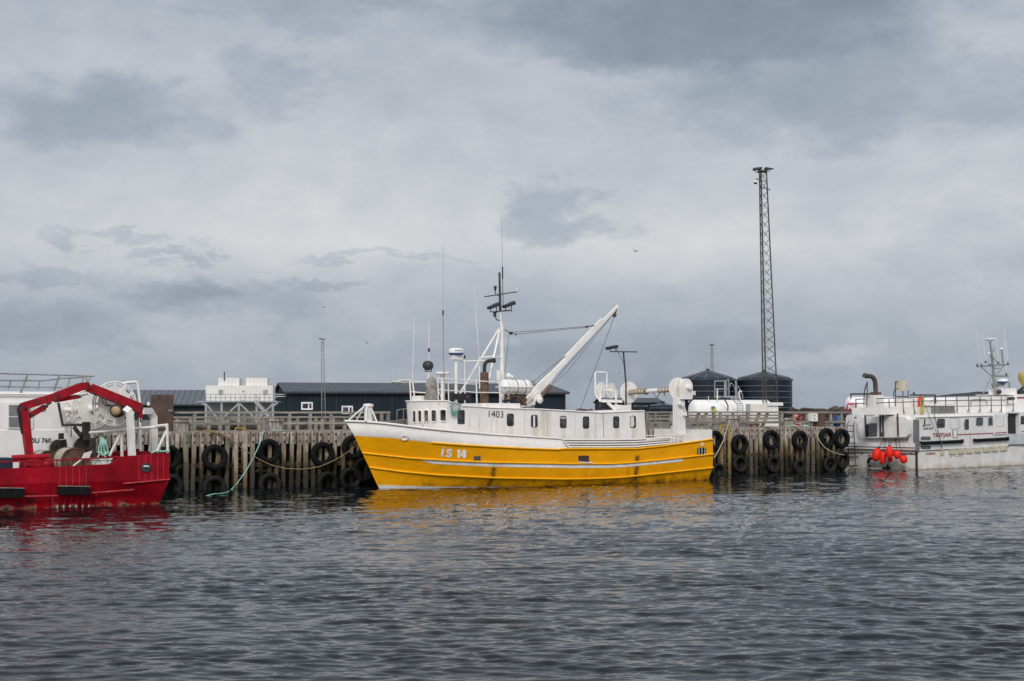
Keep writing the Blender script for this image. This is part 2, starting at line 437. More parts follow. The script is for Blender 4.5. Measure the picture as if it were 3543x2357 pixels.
# white bulwark
mb = MB()
uE = rail1.hit(1973, 1554).x; uS = sheer.hit(1942, 1518).x
for sd in (-1, 1):
    us1 = uS if sd < 0 else 17.4
    ue1 = uE if sd < 0 else 17.4
    zz = lambda u: sheer.z(u) if u < uS else sheer.z(uS) - (u - uS) * .035
    o1, o2, o3, o4 = [], [], [], []
    for k in range(NS + 1):
        u = lerp(sheer.u0, us1, par(k)); ul = lerp(rail1.u0, ue1, par(k))
        o1.append(Vector((u, sd * sheer.b(u), zz(u)))); o2.append(Vector((ul, sd * (rail1.b(ul) + .002), rail1.z(ul))))
        o3.append(Vector((u + .06*(k == 0), sd * max(0, sheer.b(u) - .07), zz(u)))); o4.append(Vector((ul + .06*(k == 0), sd * max(0, rail1.b(ul) - .07), rail1.z(ul) - .1)))
    mb.loft([o2, o1, o3, o4])
    mb.add([o1[-1], o2[-1], o4[-1], o3[-1]], [(0,1,2,3)])
bulw = part('bulwark', mb, white, boat)
path = row(sheer, sheer.u0 - .03, uS, off=.0)
pe = [Vector((lerp(uS, uE, t), -lerp(sheer.b(uS), rail1.b(uE), t) - .01, lerp(sheer.z(uS), rail1.z(uE) + .03, t**.8))) for t in (.2,.4,.6,.8,1)]
part('cap_rail', MB().tube(path + pe, .05, 6), white, boat)
# deck
d1 = row(rail1, zoff=-.06, off=-.05); d2 = row(rail1, zoff=-.06, off=-.05, side=1)
part('deck', MB().loft([d1, d2], False), greywall, boat)
# boards along the side aft of the bulwark
zt = [(1942,1518),(2100,1519),(2200,1517.5),(2322,1511)]
zb = [(1975,1551.5),(2100,1551.5),(2200,1550.5),(2322,1538)]
for k in range(4):
    f0, f1 = k / 4 + .015, (k + 1) / 4 - .06
    mb = MB(); r1 = []; r2 = []
    for j in range(25):
        t = j / 24; px = lerp(1942 + (k + .5) * 7, 2322, t)
        ya = interp([a for a, _ in zt], [b for _, b in zt], px); yb = interp([a for a, _ in zb], [b for _, b in zb], px)
        a = rail1.hit(px, lerp(ya, yb, f0)); c = rail1.hit(px, lerp(ya, yb, f1)); c.x = a.x; c.y = a.y
        r1.append(a); r2.append(c)
    i1 = [p + Vector((0, .05, 0)) for p in r1]; i2 = [p + Vector((0, .05, 0)) for p in r2]
    mb.loft([i2, r2, r1, i1])
    part('bulwark_board', mb, white, boat)
mb = MB(); r1 = [rail1.hit(px, py) + Vector((0, .09, 0)) for px, py in ((1942,1519),(2100,1520),(2200,1519),(2322,1512))]
r2 = [Vector((p.x, p.y, rail1.z(p.x))) for p in r1]; mb.loft([r1, r2]); part('side_plate', mb, darkiron, boat)
# stern bulwark, port quarter and across the transom
mb = MB(); r1 = []; r2 = []; ust = rail1.u1
for px, py in ((2364,1503),(2386,1499),(2412,1495),(2440,1491),(2464,1487)):
    q = rail1.hit(px, py); r1.append(q); r2.append(Vector((q.x, q.y, rail1.z(q.x))))
zt_ = r1[-1].z
mb.loft([r1, r2]); mb.loft([[p + Vector((0,.08,0)) for p in r1], r1]); mb.loft([[p + Vector((0,.08,0)) for p in r1], [p + Vector((0,.08,0)) for p in r2]])
yb_ = -r1[-1].y
mb.bx(r1[-1].x - .08, r1[-1].x, -yb_, yb_, rail1.z(ust), zt_ + .002)
part('stern_bulwark', mb, white, boat)
# wheelhouse with a gently bowed front
VW = 1.8
q = B.pix(1555, 1450, -VW); uA = q.x
zW = B.pix(1555, 1387, -VW).z
def front_u(v, z): return uA - .55 * (1 - (v / VW)**2) - .10 * (z - 2.2)
uB = B.pix(1618, 1440, -VW).x
mb = MB(); rt = []; rb = []
vs_ = [VW - 2 * VW * k / 20 for k in range(21)]
for z, dst in ((1.7, rb), (zW, rt)):
    dst.append(Vector((uB, VW, z))); dst += [Vector((front_u(v, z), v, z)) for v in vs_]; dst.append(Vector((uB, -VW, z)))
zr = B.pix(1600, 1405, -VW).z
for dst in (rt,):
    dst[0].z = zr; dst[-1].z = zr
mb.loft([rb, rt], False)
cen = [Vector((p.x + (.3 if 0 < i < 22 else 0), p.y * .0, p.z + .04)) for i, p in enumerate(rt)]
mb.loft([rt, [Vector((lerp(p.x, uB, .5), p.y * .3, lerp(p.z, zr, .5) + .05)) for p in rt]], False)
mb.poly([Vector((lerp(p.x, uB, .5), p.y * .3, lerp(p.z, zr, .5) + .05)) for p in rt])
part('wheelhouse', mb, white, boat)
# brow trim over the wheelhouse windows
part('roof_trim', MB().tube([p + Vector((-.02, -.01 if p.y < 0 else .01, 0)) for p in rt], .03, 6), white, boat)
def plan_hit(px, py, off=.015):
    """where a sight line meets the wheelhouse front or the long port wall"""
    pv = None
    q = B.pix(px, py, -VW)
    if q.x >= front_u(-VW, q.z): return q + Vector((0, -off, 0))
    for i in range(400):
        v = -VW + 2 * VW * i / 399; q = B.pix(px, py, v); g = q.x - front_u(v, q.z)
        if g >= 0 and pv is not None:
            t = pv[0] / (pv[0] - g); q = B.pix(px, py, lerp(pv[1], v, t)); break
        pv = (g, v)
    n = Vector((-1, .61 * q.y / VW, 0)).normalized()
    return q + n * off
def rrect(cx, cy, w, h, k=.22, n=3):
    pts = []; rx = min(w, h) * k
    for sx, sy, a0 in ((1,1,0),(-1,1,90),(-1,-1,180),(1,-1,270)):
        for i in range(n + 1):
            a = R(a0 + 90 * i / n); pts.append((cx + sx * (w/2 - rx) + rx * math.cos(a), cy + sy * (h/2 - rx) + rx * math.sin(a)))
    return pts
def window(parent, cx, cy, w, h, hit, frame=None, gm=None, k=.22, fr=.018, name='window', tilt=0):
    pts = [hit(x, y + tilt * (x - cx)) for x, y in rrect(cx, cy, w, h, k)]
    g = part(name, MB().poly(pts), gm or glass, parent)
    if frame: part('window_frame', MB().tube(pts, fr, 5, closed=True), frame, g)
    return g
for cx, w, y0, y1 in ((1435,11,1421,1463),(1454,13,1420,1462),(1476,16,1419,1461),(1502,19,1418,1460),(1534,23,1417,1459)):
    window(boat, cx, (y0+y1)/2, w, y1-y0, plan_hit, white, k=.3, fr=.035)
# long deckhouse
tp = [(1597,1405),(1650,1407),(1699,1411),(1862,1416),(2079,1428),(2224,1421.5),(2230,1424)]
bt = [(1597,1510),(2230,1513)]
uu = []; zz_ = []
for px, py in tp:
    q = B.pix(px, py, -VW); uu.append(q.x); zz_.append(q.z)
qe = B.pix(2236, 1512, -VW); mb = MB(); a1 = []; a2 = []; a3 = []; a4 = []
for u, z in zip(uu, zz_):
    lean = (u == uu[-1])
    a1.append(Vector((u + (.09 if lean else 0), -VW, 1.55))); a2.append(Vector((u, -VW, z))); a3.append(Vector((u, VW, z))); a4.append(Vector((u + (.09 if lean else 0), VW, 1.55)))
mid = [Vector((p.x, 0, p.z + .06)) for p in a2]
mb.loft([a1, a2], False); mb.loft([a2, mid, a3], False); mb.loft([a3, a4], False)
mb.add([a1[-1], a2[-1], a3[-1], a4[-1]], [(0,1,2,3)]); mb.add([a1[0], a2[0], a3[0], a4[0]], [(0,1,2,3)])
dhm = mat('deckhouse_paint', (.84,.785,.735), .5, spec=.25, var=.06, scale=1.1, stain=(.44,.30,.16), amt=.62, bump=.03, bscale=.9,
          streaks=((.48,.36,.22), [(B.pix(x, 1460, -VW).x, w_, 1.5, z_, s_) for x, w_, z_, s_ in ((1852,.30,3.0,.7),(1880,.22,3.5,.6),(1895,.12,3.4,.7),(1950,.2,2.9,.45),(2030,.2,2.9,.4),(2134,.22,2.85,.5),(1768,.2,3.0,.45),(2192,.2,2.85,.5),(2060,.1,3.3,.4),(1720,.1,3.5,.35))]))
part('deckhouse', mb, dhm, boat)
for x in (1700, 1815, 1905, 1990): part('plate_seam', MB().beam(B.pix(x, 1418, -VW-.002), B.pix(x, 1512, -VW-.002), .012), greywall, boat)
part('roof_edge', MB().tube([p + Vector((0, -.015, 0)) for p in a2], .035, 6), white, boat)
HW = lambda px, py: B.pix(px, py, -VW - .015)
for cx, cy, w, h in ((1765.6,1452.7,22,41),(1848.7,1457,21,41),(1948.8,1460,21,40),(2027.6,1462,20,40),(2132,1461,19,39),(2190,1460,19,40)):
    g = window(boat, cx, cy, w, h, HW, black, k=.25, fr=.014)
    if cx == 1848.7: part('curtain', MB().poly([B.pix(x, y, -VW-.021) for x, y in ((1845,1438),(1851,1438),(1851,1477),(1845,1477))]), whitelet, g)
    if cx == 2190: part('curtain', MB().poly([B.pix(x, y, -VW-.021) for x, y in ((2181,1441),(2193,1441),(2195,1470),(2190,1479),(2181,1478))]), cream, g)
    if cx == 1948.8: part('curtain', MB().poly([B.pix(x, y, -VW-.021) for x, y in ((1939,1442),(1958,1442),(1958,1450),(1939,1450))]), greywall, g)
dm = MB().prism([B.pix(x, y, -VW-.03) for x, y in ((1580,1410),(1619,1411),(1619,1497),(1580,1494))], (0,.04,0))
door = part('door', dm, white, boat)
window(door, 1595.5, 1443.5, 25, 49, lambda x, y: B.pix(x, y, -VW-.045), None, k=.15, name='door_window')
for x in (1625, 1656):
    part('grab_rail', MB().tube([B.pix(x, 1424, -VW), B.pix(x, 1424, -VW-.07), B.pix(x, 1476, -VW-.07), B.pix(x, 1476, -VW)], .012, 5), white, boat)
part('panel_joint', MB().beam(B.pix(2086, 1428, -VW-.004), B.pix(2089, 1514, -VW-.004), .016), darkiron, boat)
part('registration_number', text_px('1403', (1691, 1742, 1444, 1446, 1421, 1423), lambda x, y: B.pix(x, y, -VW-.012), .0), blacklet, boat)
mb = MB()
def stroke(pts, w, of=.014):
    """a painted stroke of even width, laid on the hull plating"""
    n = len(pts); L_, R_ = [], []
    for i, (x, y) in enumerate(pts):
        a = pts[max(i-1, 0)]; c = pts[min(i+1, n-1)]; dx, dy = c[0]-a[0], c[1]-a[1]; l = math.hypot(dx, dy); nx, ny = -dy/l*w/2, dx/l*w/2
        for lst, s_ in ((L_, 1), (R_, -1)):
            xx, yy = x + nx*s_, y + ny*s_; lst.append(on_hull(1525 + xx + (29 - yy)*.13, 1551 + yy + xx*.07, of))
    mb.loft([L_, R_], False)
stroke([(4,2),(4,29)], 8.5); stroke([(4.5,-2.2),(7.5,-6)], 4.5)
stroke([(35,8.5),(32.5,5),(27,3.6),(21.5,5),(19.6,9),(22,13),(27.5,15),(33,17.5),(34.8,21.5),(32.5,25.6),(27,27),(20.5,25.6),(17.8,21.8)], 7.4)
stroke([(61,0.5),(61,29)], 8); stroke([(53.5,8),(60,3)], 6, .018)
stroke([(77.5,0.5),(69.5,19.5)], 6.5); stroke([(66.5,20.5),(87,20.5)], 6, .018); stroke([(80.5,.5),(80.5,29)], 8, .022)
part('hull_lettering', mb, whitelet, boat)
# hull grilles and hawse
def grille(cx, cy, w, h, bars, parent=boat, fm=yellow):
    g = part('scupper_grille', MB().poly([on_hull(x, y, .014) for x, y in rrect(cx, cy, w, h, .1)]), black, parent)
    mb = MB()
    for k in range(bars):
        x = cx - w/2 + w * (k + .5) / bars; mb.tube([on_hull(x, cy - h/2, .03), on_hull(x, cy + h/2, .03)], .014, 5)
    part('bar', mb, fm, g)
    return g
grille(1651, 1586, 24, 15, 5, fm=galv); g = grille(2019, 1588, 37, 23, 9, fm=rustyexh)
part('sill', MB().tube([on_hull(2001, 1599, .05), on_hull(2047, 1602, .07)], .03, 6), whitelet, g)
grille(2427, 1562, 30, 26, 3, fm=whitelet)
part('hawse_ring', MB().tube([on_hull(1400 + 12*math.cos(a), 1515 + 8.5*math.sin(a), .03) for a in (2*math.pi*k/18 for k in range(18))], .035, 5, closed=True), white, boat)
part('drain_ring', MB().tube([on_hull(2429 + 4.5*math.cos(a), 1538 + 4.5*math.sin(a), .02) for a in (2*math.pi*k/12 for k in range(12))], .025, 5, closed=True), whitelet, boat)
for x0, x1, y0, y1 in ((2342,2362,1546,1580),(2363,2384,1543,1578),(2388,2405,1539,1574),(2364,2373,1634,1655),(2384,2392,1628,1650),(2405,2413,1622,1648)):
    part('weld_seam', MB().tube([on_hull(x0, y0, .0), on_hull(x1, y1, .0)], .018, 4), yellow, boat)
part('access_plate', MB().tube([on_hull(2197,1573,.0), on_hull(2228,1572,.0), on_hull(2229,1593,.0)], .012, 4), yellow, boat)
# mooring post at the bow
mb = MB(); qb = B.pix(1275, 1462, 0); qt = B.pix(1274, 1406, 0)
mb.cyl(qb - Vector((0,0,.25)), qt, .19, 12, .17)
post = part('mooring_post', mb, whitedirty, boat)
part('post_cap', MB().lathe([(.02,.12),(.2,.1),(.23,.05),(.23,-.02),(.16,-.05)], qt, n=16), whitedirty, post)
for (a, c), va, vc in ((((1260,1407),(1203,1457)), 0, 0), (((1259,1410),(1233,1456)), .2, .75), (((1281,1405),(1304,1460)), -.1, -.6), (((1270,1405),(1265,1458)), -.15, -.75)):
    part('post_brace', MB().tube([B.pix(a[0], a[1], va), B.pix(c[0], c[1], vc)], .035, 6), whitedirty, boat)
# railings on the wheelhouse roof
mb = MB()
def T(pts, r, m=None, n=6): (m or mb).tube(pts, r, n)
pA = lambda x, y: B.pix(x, y, 1.6); pB = lambda x, y: B.pix(x, y, -1.5)
for y0, y1 in ((1320,1322),(1356,1360)): T([pA(1418,y0), pA(1424,y0), B.pix(1475, y1, .1)], .03)
T([pA(1418,1320), pA(1422,1388)], .035); T([B.pix(1428,1322,1.3), B.pix(1436,1390,1.3)], .035)
part('front_railing', mb, white, boat)
mb = MB()
for ya, yb in ((1309,1323),(1349,1359)): T([pB(1514,ya+4), pB(1517,ya), pB(1560,ya+3), pB(1645,ya+9), pB(1728,yb)], .026)
T([pB(1514,1325), pB(1570,1326), pB(1648,1330)], .018)
for x, yt in ((1515,1312),(1551,1325),(1608,1318),(1648,1313),(1728,1323)): T([pB(x,yt), pB(x+2, 1396 if x < 1700 else 1400)], .034 if x in (1648,) else .028)
T([pB(1519,1356), pB(1530,1386)], .02)
part('side_railing', mb, white, boat)
# white boxes and coamings on the roof
mb = MB(); a = B.pix(1690, 1411, -1.6); c = B.pix(1800, 1398, -1.6); mb.bx(a.x, c.x, -1.6, .6, 3.3, c.z + .03); part('roof_coaming', mb, white, boat)
mb = MB(); a = B.pix(1440, 1390, .8); c = B.pix(1470, 1370, .8); mb.bx(a.x, c.x, .3, 1.2, 3.6, c.z); part('roof_locker', mb, white, boat)
mb = MB(); a = B.pix(1560, 1384, -1.68); c = B.pix(1630, 1362, -1.68); mb.bx(a.x, c.x, -1.72, -1.45, a.z, c.z); nb = part('light_box', mb, black, boat)
mb = MB(); a = B.pix(1610, 1381, -1.73); c = B.pix(1624, 1366, -1.73)
mb.bx(lerp(a.x,c.x,.3), lerp(a.x,c.x,.7), -1.74, -1.722, lerp(a.z,c.z,.3), lerp(a.z,c.z,.7)); part('red_mark', mb, n1red, nb)
# searchlight on its post with whip antenna
q1 = B.pix(1482, 1300, .3); q2 = B.pix(1483, 1282, .3); mb = MB(); T([B.pix(1482,1390,.3), q2], .05)
part('searchlight_post', mb, white, boat)
c = B.pix(1482, 1265, .3); mb = MB(); mb.lathe([(.02,-.27),(.16,-.25),(.21,-.12),(.22,.1),(.2,.22),(.05,.25)], c, (-.75,-.66,0), 16); mb.tube([c + Vector((-.2,0,0)), c + Vector((-.15,0,-.26)), c + Vector((.15,0,-.26)), c + Vector((.2,0,0))], .025, 5)
part('searchlight', mb, lampm, boat)
for pts, v, r, m in ((((1433,1095),(1430,1210),(1427,1314)), 1.2, .014, whitelet), (((1484,1108),(1484,1248)), .3, .018, whitelet), (((1533,847),(1533,1076)), -.6, .007, greywhip),
                     (((1533,1093),(1534,1210),(1536,1390)), -.6, .022, wood), (((1641,985),(1649,1120),(1657,1231)), .2, .014, whitelet), (((1657,1231),(1660,1345)), .2, .030, whitelet),
                     (((1736.5,758),(1738.5,925)), -.12, .009, greywhip)):
    part('whip_antenna', MB().tube([B.pix(x, y, v) for x, y in pts], r, 5), m, boat)
mb = MB(); mb.cyl(B.pix(1533,1092,-.6), B.pix(1533,1074,-.6), .035, 8); mb.cyl(B.pix(1484,1217,.3), B.pix(1484,1205,.3), .05, 8); mb.cyl(B.pix(1739,966,-.12), B.pix(1738.5,924,-.12), .032, 8); mb.tube([B.pix(1739,966,-.12), B.pix(1741,1060,-.12)], .016, 5)
part('antenna_joint', mb, black, boat)
# flat satellite dish
c = B.pix(1532, 1292, -.2); mb = MB(); mb.lathe([(.02,.06),(.3,.05),(.35,.0),(.3,-.05),(.12,-.09),(.08,-.2)], c, n=18); T([c - Vector((0,0,.2)), Vector((c.x, c.y, 3.6))], .1, n=10); 
for k in range(6): mb.ball(c + Vector((.28*math.cos(k), .28*math.sin(k), .08)), .025, 6, 4)
part('satellite_antenna', mb, whitelet, boat)
# radar on its column
c = B.pix(1578, 1222, 0); mb = MB(); T([Vector((c.x, 0, 3.6)), Vector((c.x, 0, c.z - .2))], .068, n=12); mb.bx(c.x - .22, c.x + .25, -.15, .15, c.z - .29, c.z - .08)
col_ = part('radar_column', mb, white, boat)
part('radar_dome', MB().lathe([(.02,.23),(.28,.22),(.33,.18),(.345,0),(.34,-.01)], c, n=24), whiteclean, col_)
part('radar_base', MB().lathe([(.35,.0),(.36,-.03),(.25,-.09),(.02,-.10)], c, n=24), bluep, col_)
RD = lambda x, y: (lambda a: c + Vector((math.sin(a)*.352, -math.cos(a)*.352, (1222 - y)/FL*c.z*0 + (1222 - y) * .0131)))((x - 1578)/26.5*.95 + R(-33))
part('radar_lettering', text_px('FURUNO', (1574, 1601, 1216, 1216, 1211.5, 1211.5), RD, .02), bluep, col_)
mb = MB(); T([B.pix(1591,1251,0), B.pix(1700,1248,0)], .04); T([B.pix(1608,1313,-.4), B.pix(1608,1240,-.4)], .022); T([B.pix(1666,1237,.2), B.pix(1708,1233,-.3), B.pix(1736,1237,0)], .035)
T([B.pix(1608,1240,-.4), Vector((B.pix(1608,1240,-.4).x, -.4, 3.6))], .022); part('cross_bar', mb, white, boat)
part('horn', MB().cyl(B.pix(1608,1241,-.4), B.pix(1608,1228,-.4), .05, 8, .03), black, boat)
# main mast
mt = B.pix(1734, 1076, 0); um = B.pix(1737, 1300, 0).x
mb = MB(); T([Vector((um, 0, 3.4)), B.pix(1737,1250,0), B.pix(1736,1130,0), B.pix(1732,1110,0), B.pix(1731,1076,0)], [.105,.10,.085,.05,.045], n=12)
mast = part('mast', mb, white, boat)
part('mast_top', MB().tube([B.pix(1731,1078,0), B.pix(1728,943,0)], [.06,.05], 8), towersteel, mast)
mb = MB(); mb.beam(B.pix(1677,1027,0), B.pix(1789,1010,0), .05, .05); mb.beam(B.pix(1704,1080,0), B.pix(1765,1074,0), .06, .06); T([B.pix(1713,1005,0), B.pix(1716,1020,0), B.pix(1729,1024,0)], .025); T([B.pix(1713,1094,0), B.pix(1718,1106,0), B.pix(1730,1110,0)], .025)
part('yard', mb, towersteel, mast)
for a, b_, t in (((1692,1066),(1726,1052),0), ((1744,1062),(1778,1048),1)):
    mb = MB(); A = B.pix(*a, -.1); C_ = B.pix(*b_, -.1); mb.beam(A, C_, .34, .12, w1=.30, h1=.17)
    mb.beam(lerp(A, C_, .15) - Vector((0,0,.02)), lerp(A, C_, .15) - Vector((0,0,.22)), .03); mb.beam(lerp(A, C_, .75) - Vector((0,0,.02)), lerp(A, C_, .75) - Vector((0,0,.38)), .03)
    mb.beam(lerp(A, C_, .15) - Vector((0,0,.2)), lerp(A, C_, .75) - Vector((0,0,.32)), .03)
    part('floodlight', mb, lampm, mast)
mb = MB(); mb.cyl(B.pix(1713.5,1005,0), B.pix(1713.5,990,0), .05, 8, .075); mb.cyl(B.pix(1712,1096,0), B.pix(1712,1080,0), .08, 8, .06); part('navigation_light', mb, lampm, mast)
part('aerial_stub', MB().tube([B.pix(1788,1010,0), B.pix(1787,993,0)], .025, 6), whitelet, mast)
for x0, y0, x1, y1, v in ((1727,1138,1588,1368,.9),(1729,1142,1690,1320,-.9)):
    part('mast_stay', MB().tube([B.pix(x0,y0,0), B.pix(x1,y1,v)], .052, 8), white, boat)
mb = MB(); a = B.pix(1725,1297,-.25); mb.cyl(a - Vector((0,0,.25)), a + Vector((0,0,.2)), .11, 12); mb.cyl(a - Vector((0,0,.4)), a - Vector((0,0,.25)), .07, 12); part('compass_housing', mb, whiteclean, boat)
mb = MB(); a = B.pix(1760,1301,-.3); mb.ball(a, .13); mb.ball(a + Vector((.14,-.05,-.04)), .08); T([a, Vector((a.x, a.y, 3.5))], .05); part('camera_dome', mb, whiteclean, boat)
# exhaust
mb = MB(); v = -1.2; a = B.pix(1676, 1391, v); c = B.pix(1676, 1289, v)
mb.lathe([(.10,-.06),(.185,0),(.195,.06),(.195,(c.z-a.z)*.80)], a, n=16); ex = part('exhaust_silencer', mb, rustyexh, boat)
part('silencer_top', MB().lathe([(.2,(c.z-a.z)*.78),(.205,(c.z-a.z)*.8),(.19,(c.z-a.z)*.82),(.19,(c.z-a.z)),(.05,(c.z-a.z)+.01)], a, n=16), rusty, ex)
b0 = B.pix(1676,1290,v); pth = [b0, B.pix(1676,1268,v), B.pix(1679,1257,v), B.pix(1685,1251,v), B.pix(1693,1248.5,v), B.pix(1708,1247.5,v)]
mb = MB(); T(pth, [.085,.085,.085,.085,.085,.09], n=12); mb.cyl(B.pix(1706,1247.5,v), B.pix(1711,1247.2,v), .12, 12); part('exhaust_pipe', mb, darkiron, ex)
mb = MB(); mb.bx(a.x-.16, a.x+.18, v-.16, v+.16, a.z-.3, a.z-.05); part('exhaust_base', mb, white, boat)
# life raft rack
mb = MB()
for y in (-1.35, -.65):
    mb.beam(B.pix(1746,1372,y), B.pix(1820,1372,y), .07); mb.beam(B.pix(1752,1372,y), B.pix(1752,1398,y), .07); mb.beam(B.pix(1815,1372,y), B.pix(1815,1400,y), .09)
mb.beam(B.pix(1746,1386,-1.38), B.pix(1822,1384,-1.38), .09, .12)
mb.beam(B.pix(1795,1376,-1.4), B.pix(1820,1402,-1.4), .16, .1)
part('raft_cradle', mb, rusty, boat)
part('cradle_pad', MB().beam(B.pix(1739,1389,-1.42), B.pix(1785,1384,-1.42), .06, .1), navy, boat)
# derrick
def bp(x, y, v=0): return B.pix(x, y, v)
mb = MB(); mb.beam(bp(1822,1392), bp(1868,1340), .28, .24, w1=.26, h1=.36); mb.beam(bp(1868,1340), bp(1915,1290), .26, .36, w1=.20, h1=.24); mb.beam(bp(1915,1290), bp(2139,1058), .20, .21, w1=.12, h1=.12); mb.beam(bp(1960,1240), bp(2084,1108), .16, .27, w1=.14, h1=.22)
mb.prism([bp(1872,1352,.0), bp(1910,1306,.0), bp(1908,1318,.0), bp(1866,1360,.0)], (0,-.08,0))
boom = part('derrick_boom', mb, mat('boom_paint', (.80,.75,.70), .55, spec=.25, var=.05, scale=1.5, spots=.25, spotcol=(.45,.30,.18)), boat)
mb = MB(); mb.beam(bp(1818,1398,-.25), bp(1862,1352,-.25), .07); mb.beam(bp(1830,1405,-.3), bp(1872,1366,-.3), .08); mb.beam(bp(1800,1408,-.3), bp(1850,1396,-.3), .09); mb.beam(bp(1846,1402,-.2), bp(1858,1372,-.2), .06)
mb.prism([bp(1842,1375,-.25), bp(1866,1352,-.25), bp(1874,1362,-.25), bp(1868,1382,-.25), bp(1848,1388,-.25)], (0,.4,0)); part('derrick_foot', mb, white, boom)
part('hydraulic_cylinder', MB().tube([bp(1873,1368,-.3), bp(1904,1338,-.3)], .10, 10), rustyexh, boom)
c = bp(1868,1383,-.4); mb = MB(); mb.lathe([(.02,.05),(.09,.05),(.09,.02),(.17,.02),(.18,.0),(.17,-.02),(.05,-.03)], c, (0,-1,0), 18); part('winch_wheel', mb, whitedirty, boom)
mb = MB(); c = bp(2126,1090,-.05); mb.lathe([(.02,-.06),(.11,-.05),(.11,.05),(.02,.06)], c, (.3,-1,0), 14); mb.beam(bp(2133,1070,-.05), c, .06); part('pulley_block', mb, rustyexh, boom)
for pts, v, r in ((((2126,1094),(2005,1424)), -.05, .013), (((2122,1088),(1985,1240),(1911,1326)), -.1, .013), (((2120,1090),(1960,1290),(1905,1336)), -.1, .010), (((1768,1151),(2028,1130)), 0, .012), (((1768,1155),(1784,1157),(2028,1133)), 0, .012),
                  (((1956,1231),(1842,1324)), .2, .012), (((1956,1236),(1850,1331)), .2, .010), (((1761,1157),(1747,1291)), 0, .010), (((1746,1140),(1768,1155)), 0, .02), (((2028,1131),(2056,1126)), 0, .025)):
    part('rigging_wire', MB().tube([bp(x, y, v) for x, y in pts], r, 5), wirem, boat)
for x, y, r in ((1768,1153,.09),(2030,1131,.07),(1784,1157,.05)):
    part('rigging_block', MB().ball(bp(x,y,0), r, 10, 6, (1.3,.6,.8)), darkiron, boat)
part('roof_winch', MB().bx(bp(1832,1330,.3).x, bp(1846,1330,.3).x, .2, .6, 3.4, bp(1840,1318,.3).z), steel, boat)
# stern gantry with net drum
VG = -1.9
c1 = B.pix(2345.6, 1346, VG); c0 = B.pix(2176, 1358, 0)
# the drum runs square across the boat
uD = c1.x; q = B.pixu(2176, 1358, uD); vL = q.y; zD = (c1.z + q.z) / 2
mb = MB(); mb.tube([Vector((uD, vL, q.z)), Vector((uD, VG, c1.z))], .10, 12); drum = part('drum_axle', mb, white, boat)
for v, z in ((vL, q.z), (VG, c1.z)):
    part('drum_flange', MB().lathe([(.02,.035),(.55,.02),(.55,-.02),(.02,-.035)], (uD, v, z), (0,1,0), 36, smooth=False), white, drum)
mb = MB(); 
for f0, f1, n in ((.03,.36,12), (.63,.95,11)):
    for k in range(n):
        f = lerp(f0, f1, k/(n-1)); mb.ring(Vector((uD, lerp(vL, VG, f), lerp(q.z, c1.z, f))), .112, .022, (.12 if k % 2 else -.08, 1, .1), 14, 5)
for f in (.34,.36,.38): mb.ring(Vector((uD, lerp(vL, VG, f), lerp(q.z, c1.z, f) - .02)), .125, .03, (.0, 1, .1), 14, 5)
zx = lambda f: lerp(q.z, c1.z, f); part('drum_rope', mb, ropetan, drum); mb = MB(); T([Vector((uD, lerp(vL,VG,.5), zx(.5) - .08)), Vector((uD, lerp(vL,VG,.58), zx(.58) - .36)), Vector((uD, lerp(vL,VG,.66), zx(.66) - .08))], .022); part('rope_tail', mb, ropetan, drum); mb = MB(); T([Vector((uD, lerp(vL,VG,.72), zx(.72)-.06)), Vector((uD, lerp(vL,VG,.74), zx(.74)-.28))], .04)
part('rope_tail', mb, ropetan, drum)
a = B.pix(2361, 1534, -2.28)
mb = MB(); zt1 = B.pix(2360, 1376, -2.28).z
mb.beam((a.x, -2.05, a.z - .3), (a.x - .02, -2.05, zt1), .62, .30, up=(0,1,0), w1=.52, h1=.26)
gp = part('gantry_post', mb, white, boat)
mb = MB(); ch = Vector((uD + .22, -2.16, c1.z)); 
poly = [ch + Vector((.36*math.cos(t), 0, .10 + .40*math.sin(t))) for t in (math.pi*k/12 for k in range(13))] + [ch + Vector((-.34,0,-.5)), ch + Vector((.34,0,-.5))]
mb.prism(poly, (0,-.16,0)); mb.cyl(ch + Vector((.08,-.16,.08)), ch + Vector((.08,-.3,.08)), .14, 14); mb.cyl(ch + Vector((.08,-.3,.08)), ch + Vector((.08,-.34,.08)), .08, 10); part('drum_motor', mb, white, gp)
mb = MB(); T([B.pix(2385,1362,-2.2), B.pix(2395,1368,-2.2), B.pix(2390,1380,-2.2), B.pix(2382,1392,-2.2)], .03); mb.bx(ch.x + .3, ch.x + .55, -2.3, -2.1, ch.z - .3, ch.z - .1); T([B.pix(2350,1402,-2.3), B.pix(2366,1406,-2.3), B.pix(2372,1425,-2.3), B.pix(2370,1440,-2.3)], .05); mb.ball(B.pix(2352,1398,-2.3), .09); mb.ball(B.pix(2371,1436,-2.3), .10)
part('hydraulic_valve', mb, whitedirty, gp)
part('gantry_ladder_pipe', MB().tube([B.pix(2349,1318,-2.35), B.pix(2338,1320,-2.35), B.pix(2336,1340,-2.35), B.pix(2340,1510,-2.35)], .028, 6), white, gp)
